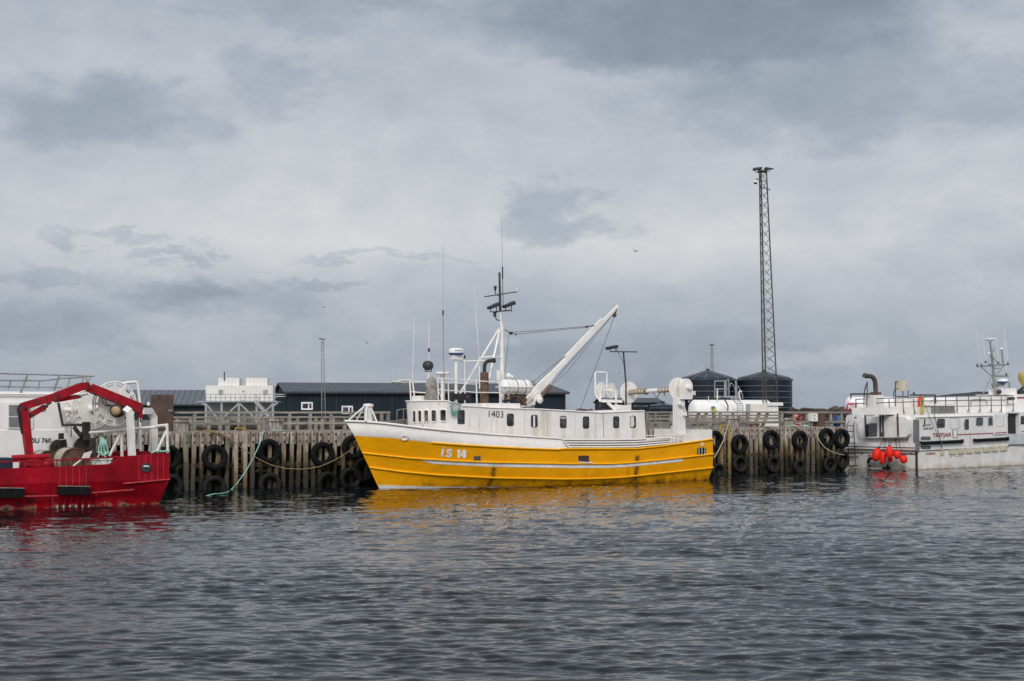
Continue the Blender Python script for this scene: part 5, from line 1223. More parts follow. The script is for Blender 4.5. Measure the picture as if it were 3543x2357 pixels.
# stern gantry posts
mb = MB(); mb.beam(D1(1303,955,.25), D1(1280,500,.25), .23, .2, up=(0,1,0), w1=.22); mb.beam(D1(1288,505,.25), D1(1240,475,.5), .22, .2, up=(0,1,0)); part('gantry_post', mb, whitedirty, rb)
mb = MB(); mb.beam(D1(1524,940,3.9), D1(1514,545,3.9), .24, .2, up=(0,1,0)); mb.beam(D1(1514,553,3.9), D1(1476,492,3.8), .25, .2, up=(0,1,0)); mb.beam(D1(1484,492,3.8), D1(1405,490,3.6), .25, .2, up=(0,1,0)); part('gantry_post', mb, whitedirty, rb)
mb = MB(); mb.tube([D1(880,705,2.2), D1(1192,682,2.2)], .05, 6); mb.tube([D1(1192,682,2.2), D1(1320,665,1.2), D1(1500,652,.5), D1(1645,640,.12)], .055, 6)
for a, c, v in (((1198,680),(1204,940),2.2), ((1648,622),(1655,905),.12), ((1640,690),(1545,900),.15), ((1190,710),(1080,935),2.2), ((1540,640),(1655,628),.15)): mb.tube([D1(*a, v), D1(*c, v)], .055 if a[0] != 1198 else .06, 6)
part('stern_railing', mb, whitedirty, rb)
# winches with rope
def winch(cx, cy, rr, v0, v1, parent, fsz):
    c0 = D1(cx, cy, v0); k = .3508 / (FL / D.w(c0).y); r_ = rr*k
    c1_ = c0 + Vector((.02, v1 - v0, 0)); ax = (c1_ - c0)
    w = part('winch', MB().cyl(c0 + Vector((0,0,-.02)), c1_, r_*.5, 16), darkiron, parent)
    part('flange', MB().lathe([(.02,-.04),(r_*.25,-.04),(r_*.25,-.10),(r_*.55,-.10),(r_*.6,-.03),(r_*.9,-.03),(r_*.92,-.07),(r_,-.07),(r_,.05),(r_*.3,.06)], c0, ax, 30, smooth=False), rusty, w); part('flange', MB().lathe([(.05,-.05),(r_,-.05),(r_,.05),(.05,.06)], c1_, ax, 30, smooth=False), rusty, w)
    mb = MB(); L_ = ax.length; prof = []
    for i in range(13): prof += [(r_*.93, L_*i/13 + .06), (r_*.96, L_*(i+.5)/13 + .06)]
    mb.lathe(prof, c0, ax, 30); part('rope_coil', mb, ropepale, w); return w
winch(735, 985, 132, 1.2, 2.3, rb, 1); winch(480, 985, 105, 2.4, 3.4, rb, 1)
mb = MB(); mb.prism([D1(795,1000,2.3), D1(880,880,2.3), D1(900,760,2.3), D1(945,755,2.3), D1(955,1010,2.3)], (0,.1,0)); mb.prism([D1(560,900,2.9), D1(600,780,2.9), D1(655,770,2.9), D1(672,900,2.9)], (0,.1,0)); mb.beam(D1(603,770,2.9), D1(603,710,2.9), .16); mb.beam(D1(825,760,2.8), D1(825,700,2.8), .2); part('winch_frame', mb, darkiron, rb)
for cx, cy, v, rk in ((835,845,2.9,1.0),(570,850,3.4,.72)):
    c = D1(cx, cy, v); mb = MB(); mb.lathe([(.02,-.02),(.14*rk,-.05),(.36*rk,-.05),(.36*rk,.05),(.02,.05)], c, (0,1,0), 26, smooth=False); mb.ring(c, .36*rk, .04, (0,1,0), 26, 6); mb.beam(c, c - Vector((0,0,.4)), .08); w_ = part('winch', mb, darkiron, rb); part('rope_coil', MB().lathe([(.33*rk,.05),(.35*rk,.12),(.35*rk,.35),(.33*rk,.4)], c, (0,1,0), 26, cap=False), ropepale, w_)
mb = MB(); mb.bx(D1(-150,1000,.6).x, D1(120,1000,.6).x, .5, 1.6, 1.0, D1(0,955,.6).z); part('hatch', mb, navy, rb)
mb = MB(); mb.tube([D1(120,955,.8), D1(260,948,.8), D1(480,940,.8)], .1, 8); mb.beam(D1(260,1000,.8), D1(500,1010,.8), .3, .25); mb.ball(D1(470,1015,.6), .2, 10, 6); part('crane_valve_block', mb, redcrane, rb)
mb = MB(); mb.prism([D1(808,962,.5), D1(835,908,.5), D1(910,886,.5), D1(880,955,.5)], (0,.08,0)); mb.tube([D1(722,1035,.5), D1(812,965,.5)], .035, 5)
solo('trawl_plate', mb, cream, 'grey pointed plate on a pole leaning by the winch on the red boat', 'plate', D, D1(722,1035,.5))
b_ = D1(950,1030,.9); c = D1(1095,955,.9); mb = MB(); mb.bx(b_.x, c.x, .9, 1.7, 1.0, c.z); mb.bx(b_.x - .04, c.x + .04, .86, 1.74, c.z - .06, c.z); solo('fish_tub', mb, whiteclean, 'white plastic fish tub on the red boat deck below the green rope', 'tub', D, ((b_.x+c.x)/2, 1.3, 1.0))
mb = MB(); random.seed(9)
for k in range(8): x = 975 + k*13; mb.tube(smooth([D1(990 + k*3,752+random.uniform(-6,6),.95 + k*.02), D1(990+k*8,800,.9), D1(x + random.uniform(-15,15),870,.85 + (k%3)*.04), D1(972 + k*15,905 + random.uniform(0,30),.85)]), .024, 5)
for k in range(6): mb.ball(D1(975 + k*18, 915 + random.uniform(-18, 24), .85), .05, 8, 5)
mb.tube(smooth([D1(980,920,.85), D1(960,960,.8), D1(980,975,.8)]), .03, 5); mb.tube(smooth([D1(1030,930,.85), D1(1050,960,.8), D1(1040,980,.8)]), .03, 5)
solo('rope_bundle', mb, ropegreen, 'bundle of turquoise rope hanging at the stern of the red boat', 'rope', D, D1(1000,755,.95))
solo('rope_lashing', MB().tube(smooth([D1(1490,905,.0), D1(1540,888,-.05), D1(1600,890,-.06), D1(1672,884,-.03)]), .035, 5), ropegreen, 'short green rope lashed along the stern rail of the red boat', 'rope', D, D1(1490,905,0))
# ================================================================ THE WHITE BOAT BEHIND IT
qo = W0.w(Q.w(Q.pix(345, 1600, -4.75))); S = Frame(qo.x, qo.y, 32.0); WS = 4.4
S1 = lambda x, y, v=0.0: S.pix(*A1(x, y), v)
wb = thing('fishing_boat', 'white fishing boat lettered SU 760 lying between the red boat and the quay', 'fishing boat', S, (0,0,0))
z1, z2, z3 = S1(600,672).z, S1(300,410).z, S1(100,300).z
ue_ = S1(880,600).x; uf = S1(1000,800).x; us_b = -17.0
mb = MB()
def sect(v, z): return v, z
prof = [(.35,-.8),(0,.1),(-.03,z1-.03),(0,z1),(.0,z2),(.06,z3-.16),(.3,z3-.02),(WS/2,z3+.04)]
prof = prof + [(WS - a, b) for a, b in prof[-2::-1]]
def ub(z): return uf if z < S1(900,700).z - .2 else ue_
rows = []
for u_, k in ((us_b - 3, .0), (us_b, .75), (-11, 1), (-6, 1), (-3, 1), (None, 1)):
    rows.append([Vector(((ub(z) if u_ is None else u_), WS/2 + (v - WS/2)*max(k, .02), z)) for v, z in prof])
mb.loft(rows, False); mb.poly(rows[-1]); part('hull', mb, whiteclean, wb)
part('upper_band', MB().tube([S1(-300,322,-.05), S1(400,325,-.05), S1(820,330,-.05)], .05, 6), whiteclean, wb)
pts = [S1(x, y, -.02) for x, y in ((72,408),(322,412),(322,668),(72,664))]
wn = part('window_frame', MB().prism(pts, (0,-.05,0)), whiteclean, wb)
mb = MB()
for y0, y1 in ((432,538),(550,650)): mb.poly([S1(x, y, -.09) for x, y in ((88,y0),(305,y0),(305,y1),(88,y1))])
part('pane', mb, mat('ribbed_window_blind', (.22,.22,.21), .3, ribs=(0,.09,.55)), wn)
part('hull_lettering', text_px('SU 760', (*[A1(x,0)[0] for x in (316,505)], *[A1(0,y)[1] for y in (806,806,757,757)]), lambda x, y: S.pix(x, y, -.045), .02), blacklet, wb)
part('home_port', text_px('BREIÐDALSVÍK', (*[A1(x,0)[0] for x in (155,690)], *[A1(0,y)[1] for y in (894,894,848,848)]), lambda x, y: S.pix(x, y, -.02), .02), blacklet, wb)
mb = MB(); mb.loft([[S1(-300,952,-.02), S1(118,952,-.02), S1(118,1000,-.02), S1(-300,1000,-.02)][0:2], [S1(-300,1000,-.02), S1(118,1000,-.02)]], False); part('blue_band', mb, bluep, wb)
mb = MB(); mb.loft([[S1(118,952,-.02), S1(820,945,-.02)], [S1(118,975,-.02), S1(820,970,-.02)]], False); part('red_band', mb, redcrane, wb)
mb = MB()
for pts, r_ in ((((-300,116),(0,122),(500,135),(930,148)),.03), (((-300,185),(0,190),(430,192),(600,172),(835,158)),.03), (((-300,245),(0,250),(620,262)),.028), (((270,135),(180,372)),.04), (((585,145),(530,290)),.04), (((105,195),(82,275)),.03), (((392,200),(370,283)),.03), (((688,176),(640,330)),.03), (((828,152),(802,240)),.03), (((850,152),(862,230)),.03), (((890,150),(868,220)),.03)):
    mb.tube([S1(x, y, .25) for x, y in pts], r_, 6)
part('roof_railing', mb, galv, wb)
# ================================================================ THE WHITE WORKBOAT (right)
p0 = W0.g(3172, 1627, 0)
E = Frame(p0.x, p0.y, 40.0)
X7 = lambda x, y: (2850 + x*.37, 1100 + y*.37)
XB = lambda x, y: (3160 + x*.2296, 1280 + y*.2296)
X1 = lambda x, y: (2880 + x*.16585, 1380 + y*.16585)
def EB(x, y, v=0.0): return E.pix(*XB(x, y), v)
def E7(x, y, v=0.0): return E.pix(*X7(x, y), v)
def ET(x, y, u=0.0): return E.pixu(*X1(x, y), u)
def E7T(x, y, u=0.0): return E.pixu(*X7(x, y), u)
WE = ET(275, 900).y; LE = 21.0
wk = thing('workboat', 'white workboat with lettered side, roof railing and mast at the far right', 'workboat', E, (0,0,0))
zkn = lambda u: 1.07 + .012*u; zto = E7(880, 905).z
mb = MB(); rows = []
for u, k in ((0,1),(4,1),(10,1),(15,.9),(18.5,.6),(LE,.05)):
    m_ = WE/2; rows.append([Vector((u + (.35 if (z < 0) else 0), m_ + (v - m_)*k, z)) for v, z in ((.3,-.8),(0,.05),(0,zkn(u)),(WE,zkn(u)),(WE,.05),(WE-.3,-.8))])
mb.loft(rows, False); mb.poly(rows[0]); part('hull', mb, mat('workboat_hull', (.75,.71,.66), .5, spec=.25, var=.08, scale=1.2, stain=(.42,.28,.12), amt=.65, algae=[(-.2,.3,(.42,.30,.14),.85)]), wk)
uA_ = EB(1430, 1000).x; uB_ = EB(1600, 800).x
supm = mat('workboat_side', (.78,.75,.72), .5, spec=.25, var=.07, scale=1.2, stain=(.42,.29,.16), amt=.85, spots=.25, spotcol=(.38,.31,.25))
mb = MB(); 
def topz(u): return zto + (.012*u)
prof_us = (0.0, uA_)
rows = []
for u in prof_us: rows.append([Vector((u, v, z)) for v, z in ((.03, zkn(u)+.002),(.03,topz(u)-.25),(.12,topz(u)-.06),(.35,topz(u)),(WE-.35,topz(u)),(WE-.12,topz(u)-.06),(WE-.03,topz(u)-.25),(WE-.03,zkn(u)+.002))])
mb.loft(rows, False); mb.poly(rows[0]); mb.poly(rows[1]); sup = part('superstructure', mb, supm, wk)
part('roof_lip', MB().tube([Vector((0.0,.02,topz(0)-.16)), Vector((uA_,.02,topz(uA_)-.16))], .05, 6), white, wk)
# forward house beyond the open door
mb = MB(); uC, uD_ = EB(1605, 800).x, 17.0
mb.bx(uC, uD_, .06, WE-.06, EB(1640,965).z, EB(1600,640).z); part('forward_house', mb, supm, wk)
mb = MB(); mb.bx(uA_ + .004, uC - .004, .28, WE - .15, zkn(8), topz(uA_) - .06); part('doorway_shade', mb, black, wk)  # black filler, paints the shade inside the open doorway
mb = MB(); mb.bx(uA_, uC, .0, WE - .1, topz(uA_) - .05, topz(uA_) + .06); part('doorway_lintel', mb, supm, wk)
mb = MB(); mb.bx(uA_ + .02, 17, .05, .2, zkn(8), EB(1500,965).z); part('low_bulwark', mb, mat('pale_grey_panel', (.55,.58,.58), .4, stain=(.4,.35,.25), amt=.3), wk)
part('deck_gear', MB().beam(EB(1450,850,.5), EB(1545,920,.5), .12, .2).beam(EB(1440,855,.5), EB(1490,830,.5), .15), galv, wk)
# side details
SV = lambda x, y: E.pix(x, y, .012)
def win7(cx, cy, w, h, gm=glass, fr=None, k=.2): 
    x, y = XB(cx, cy); return window(wk, x, y, w*.2296, h*.2296, SV, fr, gm, k, .02, tilt=-.04)
win7(418, 805, 118, 138); win7(808, 822, 62, 158); win7(998, 780, 104, 120, glassg, steel); win7(1168, 775, 76, 118, glassg, steel)
window(wk, *XB(1650, 757), 14, 29, lambda x, y: E.pix(x, y, .045), None, glass)
mb = MB().prism([EB(x, y, -.05) for x, y in ((1205,668),(1418,662),(1426,962),(1218,975))], (0,.06,0)); sd_ = part('sliding_door', mb, whiteclean, wk)
part('panel_outline', MB().tube([EB(x, y, -.055) for x, y in ((1245,705),(1360,702),(1368,848),(1250,850))], .01, 4, closed=True), greywall, sd_)
part('red_stripe', MB().poly([EB(x, y, -.058) for x, y in ((1230,945),(1412,934),(1412,947),(1230,958))]), redlet, sd_)
part('red_stripe', MB().poly([EB(x, y, .012) for x, y in ((664,970),(1212,948),(1212,962),(664,984))]), redlet, wk)
part('red_stripe', MB().poly([EB(x, y, .04) for x, y in ((1640,922),(1760,918),(1760,932),(1640,936))]), redlet, wk)
mb = MB(); mb.tube([EB(x, y, .01) for x, y in ((590,903),(660,903),(662,1020),(600,1023))], .016, 4, closed=True); part('flap', mb, darkiron, wk)
part('flap_panel', MB().poly([EB(x, y, -.01) for x, y in ((606,925),(656,910),(656,1015),(608,1022))]), whiteclean, wk)
for c_ in (((552,728),(690,726),(692,882),(560,884)), ((762,725),(858,723),(868,1155),(772,1158))): part('door_outline', MB().tube([EB(x, y, .028) for x, y in c_], .012, 4, closed=True), greywall, wk)
part('door_handle', MB().tube([EB(768,785,-.02), EB(776,900,-.02)], .02, 5), steel, wk)
for a, c in (((110,1107),(740,1077)), ((920,1066),(1425,1038))):
    fd = part('roller_fender', MB().tube([EB(*a,-.10), EB(*c,-.10)], .10, 12), rubber, wk); mb = MB()
    for p in (a, c): mb.beam(EB(p[0],p[1]-36,-.06), EB(p[0],p[1]+30,-.06), .12, .12)
    part('bracket', mb, galv, fd)
for cy, cx in ((1032,188),(1168,192)): part('vent_plate', MB().poly([EB(x, y, .012) for x, y in rrect(cx, cy, 152, 55, .45)]), mat('grey_vent_plate', (.13,.135,.14), .6), wk)
part('knuckle_line', MB().tube([Vector((-.0,-.005,zkn(0))), Vector((uA_,-.005,zkn(uA_)))], .028, 5), black, wk)
part('lower_line', MB().tube([EB(1440,1130,0.0), EB(1800,1118,0.0)], .05, 5), galv, wk)
mb = MB()
for k in range(8):
    x0 = 400 + k*128; w_ = 104 if k else 45; y = 1245 - k*9; mb.prism([EB(x, yy, .0) for x, yy in ((x0, y - 32), (x0 + w_, y - 38), (x0 + w_, y + 30), (x0 + 5, y + 36))], (0,-.1,0)); part('beige_block', mb, beige, wk); mb = MB()
part('corner_post', MB().beam((-.02,-.02,zkn(0)), (-.02,-.02,topz(0)-.28), .24, .24), mat('grey_corner_post', (.17,.17,.17), .6, stain=(.3,.22,.15), amt=.4), wk)
part('lower_corner_post', MB().beam((.0,-.0,.0), (.0,-.0,zkn(0)), .10, .10), darkiron, wk)
def let(body, x0, x1, y0, y1, m, fn=lambda x, y: E.pix(x, y, .008), bold=.015, dy=0, shear=0):
    a, c = XB(x0, y1), XB(x1, y0); part('lettering', text_px(body, (a[0], c[0], a[1], a[1]+dy, c[1], c[1]+dy), fn, bold, shear), m, wk)
let('TREFJAR', 290, 575, 955, 1035, redlet, dy=-2.5)
let('J', 142, 186, 740, 856, blacklet, bold=.03, shear=.1); let('AKOB', 178, 258, 818, 845, greylet, dy=-.6); let('LGEIR EHF', 146, 300, 868, 903, greylet, dy=-1)
let('YANMAR', 182, 338, 1246, 1284, redlet, fn=lambda x, y: E.pix(x, y, -.012), dy=-1.5, bold=.02)
mb = MB()
for x in (575,630,650,680,703,725): mb.tube([EB(x,1300 - (x-575)*.05,-.01), EB(x,1312 - (x-575)*.05,-.01)], .025, 5)
part('draught_mark', mb, black, wk)
part('fender_rope', MB().tube([EB(180,530,-.1), EB(260,750,-.12), EB(345,930,-.2), EB(430,1090,-.25), EB(440,1200,-.2)], .02, 5), galv, wk)
part('fender_rope', MB().tube([EB(315,660,-.1), EB(360,860,-.15), EB(405,1050,-.2), EB(432,1180,-.2)], .02, 5), darkiron, wk)
# transom
mb = MB().prism([ET(x, y, -.4) for x, y in ((520,400),(700,385),(1100,360),(1500,380),(1560,430),(1580,745),(1530,800),(600,825),(540,770))], (.42,0,0)); tb = part('transom_box', mb, supm, wk)
part('grey_hatch', MB().poly([ET(x, y, -.415) for x, y in ((765,512),(925,505),(938,788),(770,792))]), mat('grey_hatch_panel', (.13,.12,.12), .7), tb)
part('dark_opening', MB().poly([ET(x, y, -.41) for x, y in ((700,540),(760,520),(765,790),(705,795))]), black, tb)
for x0, x1, y0, y1 in ((672,700,340,795),(985,1000,320,790),(1040,1062,300,790),(1345,1372,310,780)):
    part('strap_plate', MB().beam(ET(x0+12, y0, -.45), ET(x1, y1, -.45), .07, .09), mat('dark_stained_steel', (.075,.065,.06), .7, stain=RUST, amt=.6), tb)
part('strap_plate', MB().poly([ET(x, y, -.42) for x, y in ((1002,700),(1062,700),(1062,785),(1002,785))]), mat('dark_stained_steel', (.1,)*3), tb)
b1 = ET(280,925); b2 = ET(1745,975); part('rub_ledge', MB().bx(-.22, .05, 0, WE, min(b1.z,b2.z) - .25, b1.z + .08), supm, wk)
for y in (990, 1115): a = ET(300, y).z; part('ledge_line', MB().bx(-.235 if y < 1000 else -.03, .0, 0, WE, a - .03, a + .02), black, wk)
part('home_port', text_px('BOLUNGARVÍK', (*[X1(x,0)[0] for x in (738,1560)], *[X1(0,y)[1] for y in (1205,1205,1148,1148)]), lambda x, y: E.pixu(x, y, -.025), .02), redlet, wk)
mb = MB()
for x, x2 in ((305,352),(445,490)): mb.tube([ET(x,550,-.3), ET(x2,1400,-.3)], .022, 5)
for k in range(8): mb.tube([ET(308+k*6,565+k*119,-.3), ET(448+k*5,562+k*119,-.3)], .02, 5)
mb.tube([ET(340,1405,-.3), ET(530,1395,-.3)], .035, 5); mb.tube([ET(305,550,-.3), ET(335,470,-.02)], .02, 5); mb.tube([ET(445,550,-.3), ET(465,470,-.02)], .02, 5); part('boarding_ladder', mb, darkiron, wk)
mb = MB(); mb.tube([ET(1065,860,-.35), ET(1575,855,-.35)], .03, 6); 
for x in (1070, 1315, 1570): mb.tube([ET(x,830,-.1), ET(x,880,-.38)], .03, 5)
part('hanging_bar', mb, darkiron, wk)
part('outlet_box', MB().prism([ET(x, y, -.35) for x, y in ((795,1390),(1040,1385),(1045,1540),(795,1545))], (.35,0,0)), cream, wk)
mb = MB(); mb.tube(smooth([ET(830,1240,-.2), ET(770,1260,-.3), ET(752,1320,-.35), ET(765,1380,-.35), ET(800,1405,-.35)]), .09, 8); mb.beam(ET(1050,1445,-.3), ET(1210,1440,-.3), .12); mb.beam(ET(1150,1370,-.3), ET(1160,1500,-.3), .1); part('rubber_hose', mb, rubber, wk)
part('step_plate', MB().beam(ET(790,1360,-.4), ET(1140,1355,-.4), .45, .06), galv, wk)
for x in (615, 1640): part('scupper', MB().prism([ET(x+dx, 1140+dy, -.02) for dx, dy in ((-18,-10),(18,-10),(18,12),(-18,12))], (.03,0,0)), black, wk)
part('black_cap', MB().prism([ET(x, y, -.02) for x, y in ((460,380),(500,378),(500,402),(460,405))], (.03,0,0)), black, wk)
# roof gear: railing along the camera-side edge and stern edge
mb = MB(); ev = .3
for y in (738, 778): mb.tube([E7T(300, y+24, .15), E7T(480,y+18,.15), E7T(830,y+8,.15), E7(920,y,ev), E7(1350,y-6,ev), E7(1590,y-8,ev), E7(1770,y-10,ev)], .028, 5)
mb.tube([E7(920,835,ev), E7(1770,815,ev)], .02, 5)
for x in (300,480,610,740,840): mb.tube([E7T(x, 760, .15), E7T(x+8, 905, .15)], .03, 5); mb.tube([E7T(x+6, 850, .15), E7T(x+22, 905, .15)], .022, 4)
for x in (925,1035,1140,1245,1355,1460,1565,1660,1770): mb.tube([E7(x,737,ev), E7(x+5,890,ev)], .03, 5); mb.tube([E7(x+4,845,ev), E7(x-18,890,ev)], .025, 4)
part('roof_railing', mb, mat('worn_rail_pipe', (.15,.14,.13), .6, .2, stain=RUST, amt=.5), wk)
ZR = topz(4)
mb = MB(); a = E7T(350,900,.8); 
def roofbox(x0, x1, y0, v, dep, m, nm, u_back=0):
    a, c = E7(x0, y0, v), E7(x1, y0, v); return part(nm, MB().bx(a.x, c.x, v, v + dep, ZR - .05, a.z), m, wk)
roofbox(360, 700, 842, 1.4, .7, white, 'roof_trunk'); roofbox(880, 1005, 832, 1.2, 1.4, cream, 'roof_hatch'); roofbox(465, 560, 722, 2.8, .6, whitedirty, 'stack_casing'); roofbox(1035, 1225, 822, 1.0, 1.2, galv, 'roof_crate'); roofbox(775, 900, 748, 2.6, .9, white, 'roof_cabinet')
V7 = 3.0; F7 = lambda x, y: E7(x, y, V7)
pth = smooth([F7(487,735), F7(484,640), F7(478,590), F7(462,560), F7(435,546), F7(395,545)], 4); mb = MB(); mb.tube(pth, .135, 12); mb.tube([F7(395,545), F7(380,538)], [.135,.15], 12); part('exhaust_stack', mb, mat('sooty_stack', (.085,.06,.045), .75, var=.3, scale=3), wk)
mb = MB(); mb.bx(F7(460,705).x, F7(512,705).x, V7 - .2, V7 + .2, F7(480,718).z, F7(480,696).z); part('stack_flange', mb, rusty, wk)
mb = MB(); mb.prism([F7(695,590), F7(790,585), F7(790,680), F7(705,682)], (0,.3,0)); part('beige_case', mb, beige, wk)
mb = MB()
for a, c in (((670,598),(672,830)),((790,680),(792,830)),((670,598),(695,598)),((670,665),(695,665)),((672,735),(792,735)),((740,684),(742,735)),((655,700),(672,662)),((655,700),(655,750))): mb.tube([F7(*a), F7(*c)], .03, 5)
mb.tube([F7(255,712), F7(480,712)], .05, 6); mb.tube([F7(255,712), F7(255,760)], .04, 5); mb.tube(smooth([F7(378,740), F7(380,690), F7(392,640), F7(408,600)]), .035, 5); mb.tube([F7(408,600), F7(405,820)], .03, 5); mb.tube([F7(378,740), F7(376,820)], .03, 5); mb.tube([F7(390,660), F7(408,655)], .025, 4)
mb.tube([F7(810,722), F7(1045,722)], .05, 6); mb.tube([F7(843,695), F7(843,725)], .06, 6); mb.tube([F7(1045,722), F7(1050,840)], .04, 5); part('roof_pipework', mb, darkiron, wk)
mb = MB(); mb.tube([E7(925,740,.25), E7(915,900,.25)], .10, 6); mb.tube([E7(918,760,.2), E7(930,880,.2)], .08, 6); part('yellow_strap', mb, mat('yellow_strap_cloth', (.42,.32,.08), .8, var=.3), wk)
# wheelhouse roof shapes
v0 = 1.8
def hump(pts, v, dep, m, nm): part(nm, MB().prism([E7(x, y, v) for x, y in pts], (0, dep, 0)), m, wk)
hump(((1215,900),(1218,770),(1235,750),(1270,742),(1600,735),(1700,735),(1700,900)), 1.8, 2.6, whiteclean, 'cabin_roof')
hump(((1105,900),(1110,805),(1250,800),(1250,900)), 1.4, 2.0, white, 'cabin_trunk')
hump(((1700,900),(1700,795),(1810,795),(1810,715),(2010,712),(2010,900)), 1.6, 3.0, whiteclean, 'wheelhouse')
part('red_stripe', MB().poly([E7(x, y, 1.58) for x, y in ((1808,741),(2000,738),(2000,752),(1808,755))]), redlet, wk)
part('cabin_handrail', MB().tube(smooth([E7(1375,820,1.7), E7(1378,780,1.7), E7(1400,765,1.7), E7(1500,765,1.7), E7(1522,775,1.7), E7(1528,810,1.7)], 3), .03, 5), galv, wk)
hump(((1670,718),(1675,672),(1690,660),(1795,658),(1806,670),(1806,718)), 2.2, 1.0, whiteclean, 'antenna_box')
mb = MB(); mb.tube([E7(1720,800,1.4), E7(1722,745,1.4), E7(1775,742,1.4), E7(1778,760,1.4)], .03, 5); mb.beam(E7(1720,758,1.3), E7(1780,755,1.3), .14); part('deck_lamp', mb, lampm, wk)
mb = MB(); mb.beam(E7(1815,690,2.4), E7(1880,640,2.4), .12); mb.beam(E7(1830,700,2.4), E7(1890,695,2.4), .2); part('roof_machinery', mb, lampm, wk); part('searchlight', MB().ball(E7(1640,690,2.4), .16, 10, 6), lampm, wk)
VM = 2.6; M7 = lambda x, y: E7(x, y, VM)
mk = part('mast', MB().tube([M7(1612,740), M7(1590,560), M7(1575,380), M7(1554,212)], [.10,.09,.075,.05], 10), galv, wk)
part('mast_disc', MB().lathe([(.02,.06),(.36,.04),(.37,-.02),(.2,-.08),(.08,-.16)], M7(1555,200), n=18), whiteclean, mk)
mb = MB(); mb.beam(M7(1433,458), M7(1730,437), .08); mb.tube([M7(1475,462), M7(1585,558)], .03, 5); mb.tube([M7(1688,445), M7(1600,550)], .03, 5); mb.tube([M7(1528,450), M7(1562,345)], .03, 5); mb.tube([M7(1640,445), M7(1562,340)], .03, 5); mb.tube([M7(1592,475), M7(1650,470)], .03, 5); mb.tube([M7(1596,440), M7(1660,436)], .03, 5); mb.tube([M7(1590,448), M7(1598,470)], .03, 5)
mb.beam(M7(1600,546), M7(1720,545), .14, .1); mb.tube([M7(1580,320), M7(1592,300), M7(1590,275)], .03, 5); mb.tube([M7(1543,335), M7(1560,338)], .05, 5); mb.tube([M7(1678,430), M7(1662,290)], .05, 6); mb.tube([M7(1585,510), M7(1480,730)], .03, 5)
part('yard', mb, galv, mk)
mb = MB()
for x, y in ((1436,440),(1475,440),(1722,425),(1513,410),(1632,418),(1553,440),(1708,525)): mb.cyl(M7(x, y+12), M7(x, y-10), .07, 8, .04)
part('navigation_light', mb, lampm, mk)
for a, c in (((1475,438),(1410,20)),((1511,400),(1482,150)),((1632,405),(1612,180)),((1708,520),(1685,90)),((1722,420),(1705,200))): part('whip_antenna', MB().tube([M7(*a), M7(*c)], .014, 4), whitelet, mk)
part('small_disc', MB().lathe([(.02,.06),(.16,.03),(.15,-.05),(.04,-.08)], M7(1662,288), n=12), whiteclean, mk); part('small_dome', MB().ball(M7(1545,332), .08, 8, 6), whiteclean, mk)
c = M7(1670,598); rdm = part('radar_dome', MB().lathe([(.02,.2),(.3,.19),(.36,.14),(.37,.02)], c, n=20), whiteclean, mk); part('radar_base', MB().lathe([(.37,.02),(.38,-.02),(.2,-.12)], c, n=20), bluep, rdm); part('radar_bracket', MB().prism([M7(1590,612), M7(1700,612), M7(1690,632), M7(1650,640), M7(1600,662)], (0,.2,0)), galv, rdm)
part('aerial_mast', MB().tube([M7(1735,660), M7(1733,600)], .03, 5), lampm, wk)
# loose things on and by the workboat
c = E7(905,790,1.6); solo('life_ring', MB().ring(c, .32, .08, (.3,-1,0), 22, 8), orange, 'orange life ring lying against the roof gear of the white workboat', 'life ring', E, c)
bl = [(920,1165,95,142,18,'big red oval fender buoy, leftmost of the bunch at the workboat stern'), (1055,1232,70,135,8,'low red oval fender buoy, second from the left of the bunch'), (1190,1118,78,130,0,'tall bright red oval fender buoy hanging highest in the bunch'), (1205,1262,60,68,0,'small red fender buoy mostly hidden under the tall middle one'), (1350,1165,80,92,0,'round red fender buoy right of the tall middle one'), (1485,1265,80,86,-8,'round red fender buoy, lowest and rightmost of the bunch')]
for i, (x, y, rx, ry, tilt, lb) in enumerate(bl):
    u = (-.75, -.62, -.85, -.45, -.65, -.6)[i]; c = ET(x, y, u); k = .16585 / (FL / E.w(c).y)
    t = thing('fender_buoy', lb, 'buoy', E, c, 'red fender buoys on the workboat stern'); ax = E.l(E.o + Vector((math.sin(R(tilt)), 0, math.cos(R(tilt)))))
    ax = Vector((math.sin(R(tilt))*math.cos(E.a), -math.sin(R(tilt))*math.sin(E.a), math.cos(R(tilt)))); prof = []
    for j in range(15): th = -math.pi/2 + math.pi*j/14; prof.append((rx*k*math.cos(th)**.85 if math.cos(th) > 1e-6 else .01, ry*k*math.sin(th)))
    part('body', MB().lathe(prof, c, ax, 22), orange, t); part('cap', MB().lathe([(rx*k*.40, ry*k*.86), (rx*k*.22, ry*k*1.08), (.02, ry*k*1.24)], c, ax, 12), buoycap, t)
    part('lanyard', MB().tube([c + ax*ry*k*1.15, E.pixu(*X1((1065,1115,1180,1230,1325,1385)[i], 870), -.35)], .018, 4), darkiron, t)
c = E7(1862,555,2.0); mb = MB(); mb.ball(c, .36, 14, 9, (.9,.9,1.0)); mb.lathe([(.26,-.22),(.12,-.5),(.04,-.62)], c, n=12)
solo('net_float', mb, mat('yellow_float', (.45,.34,.08), .6, var=.25, scale=5), 'dull yellow float hanging at the right edge above the workboat', 'float', E, c)
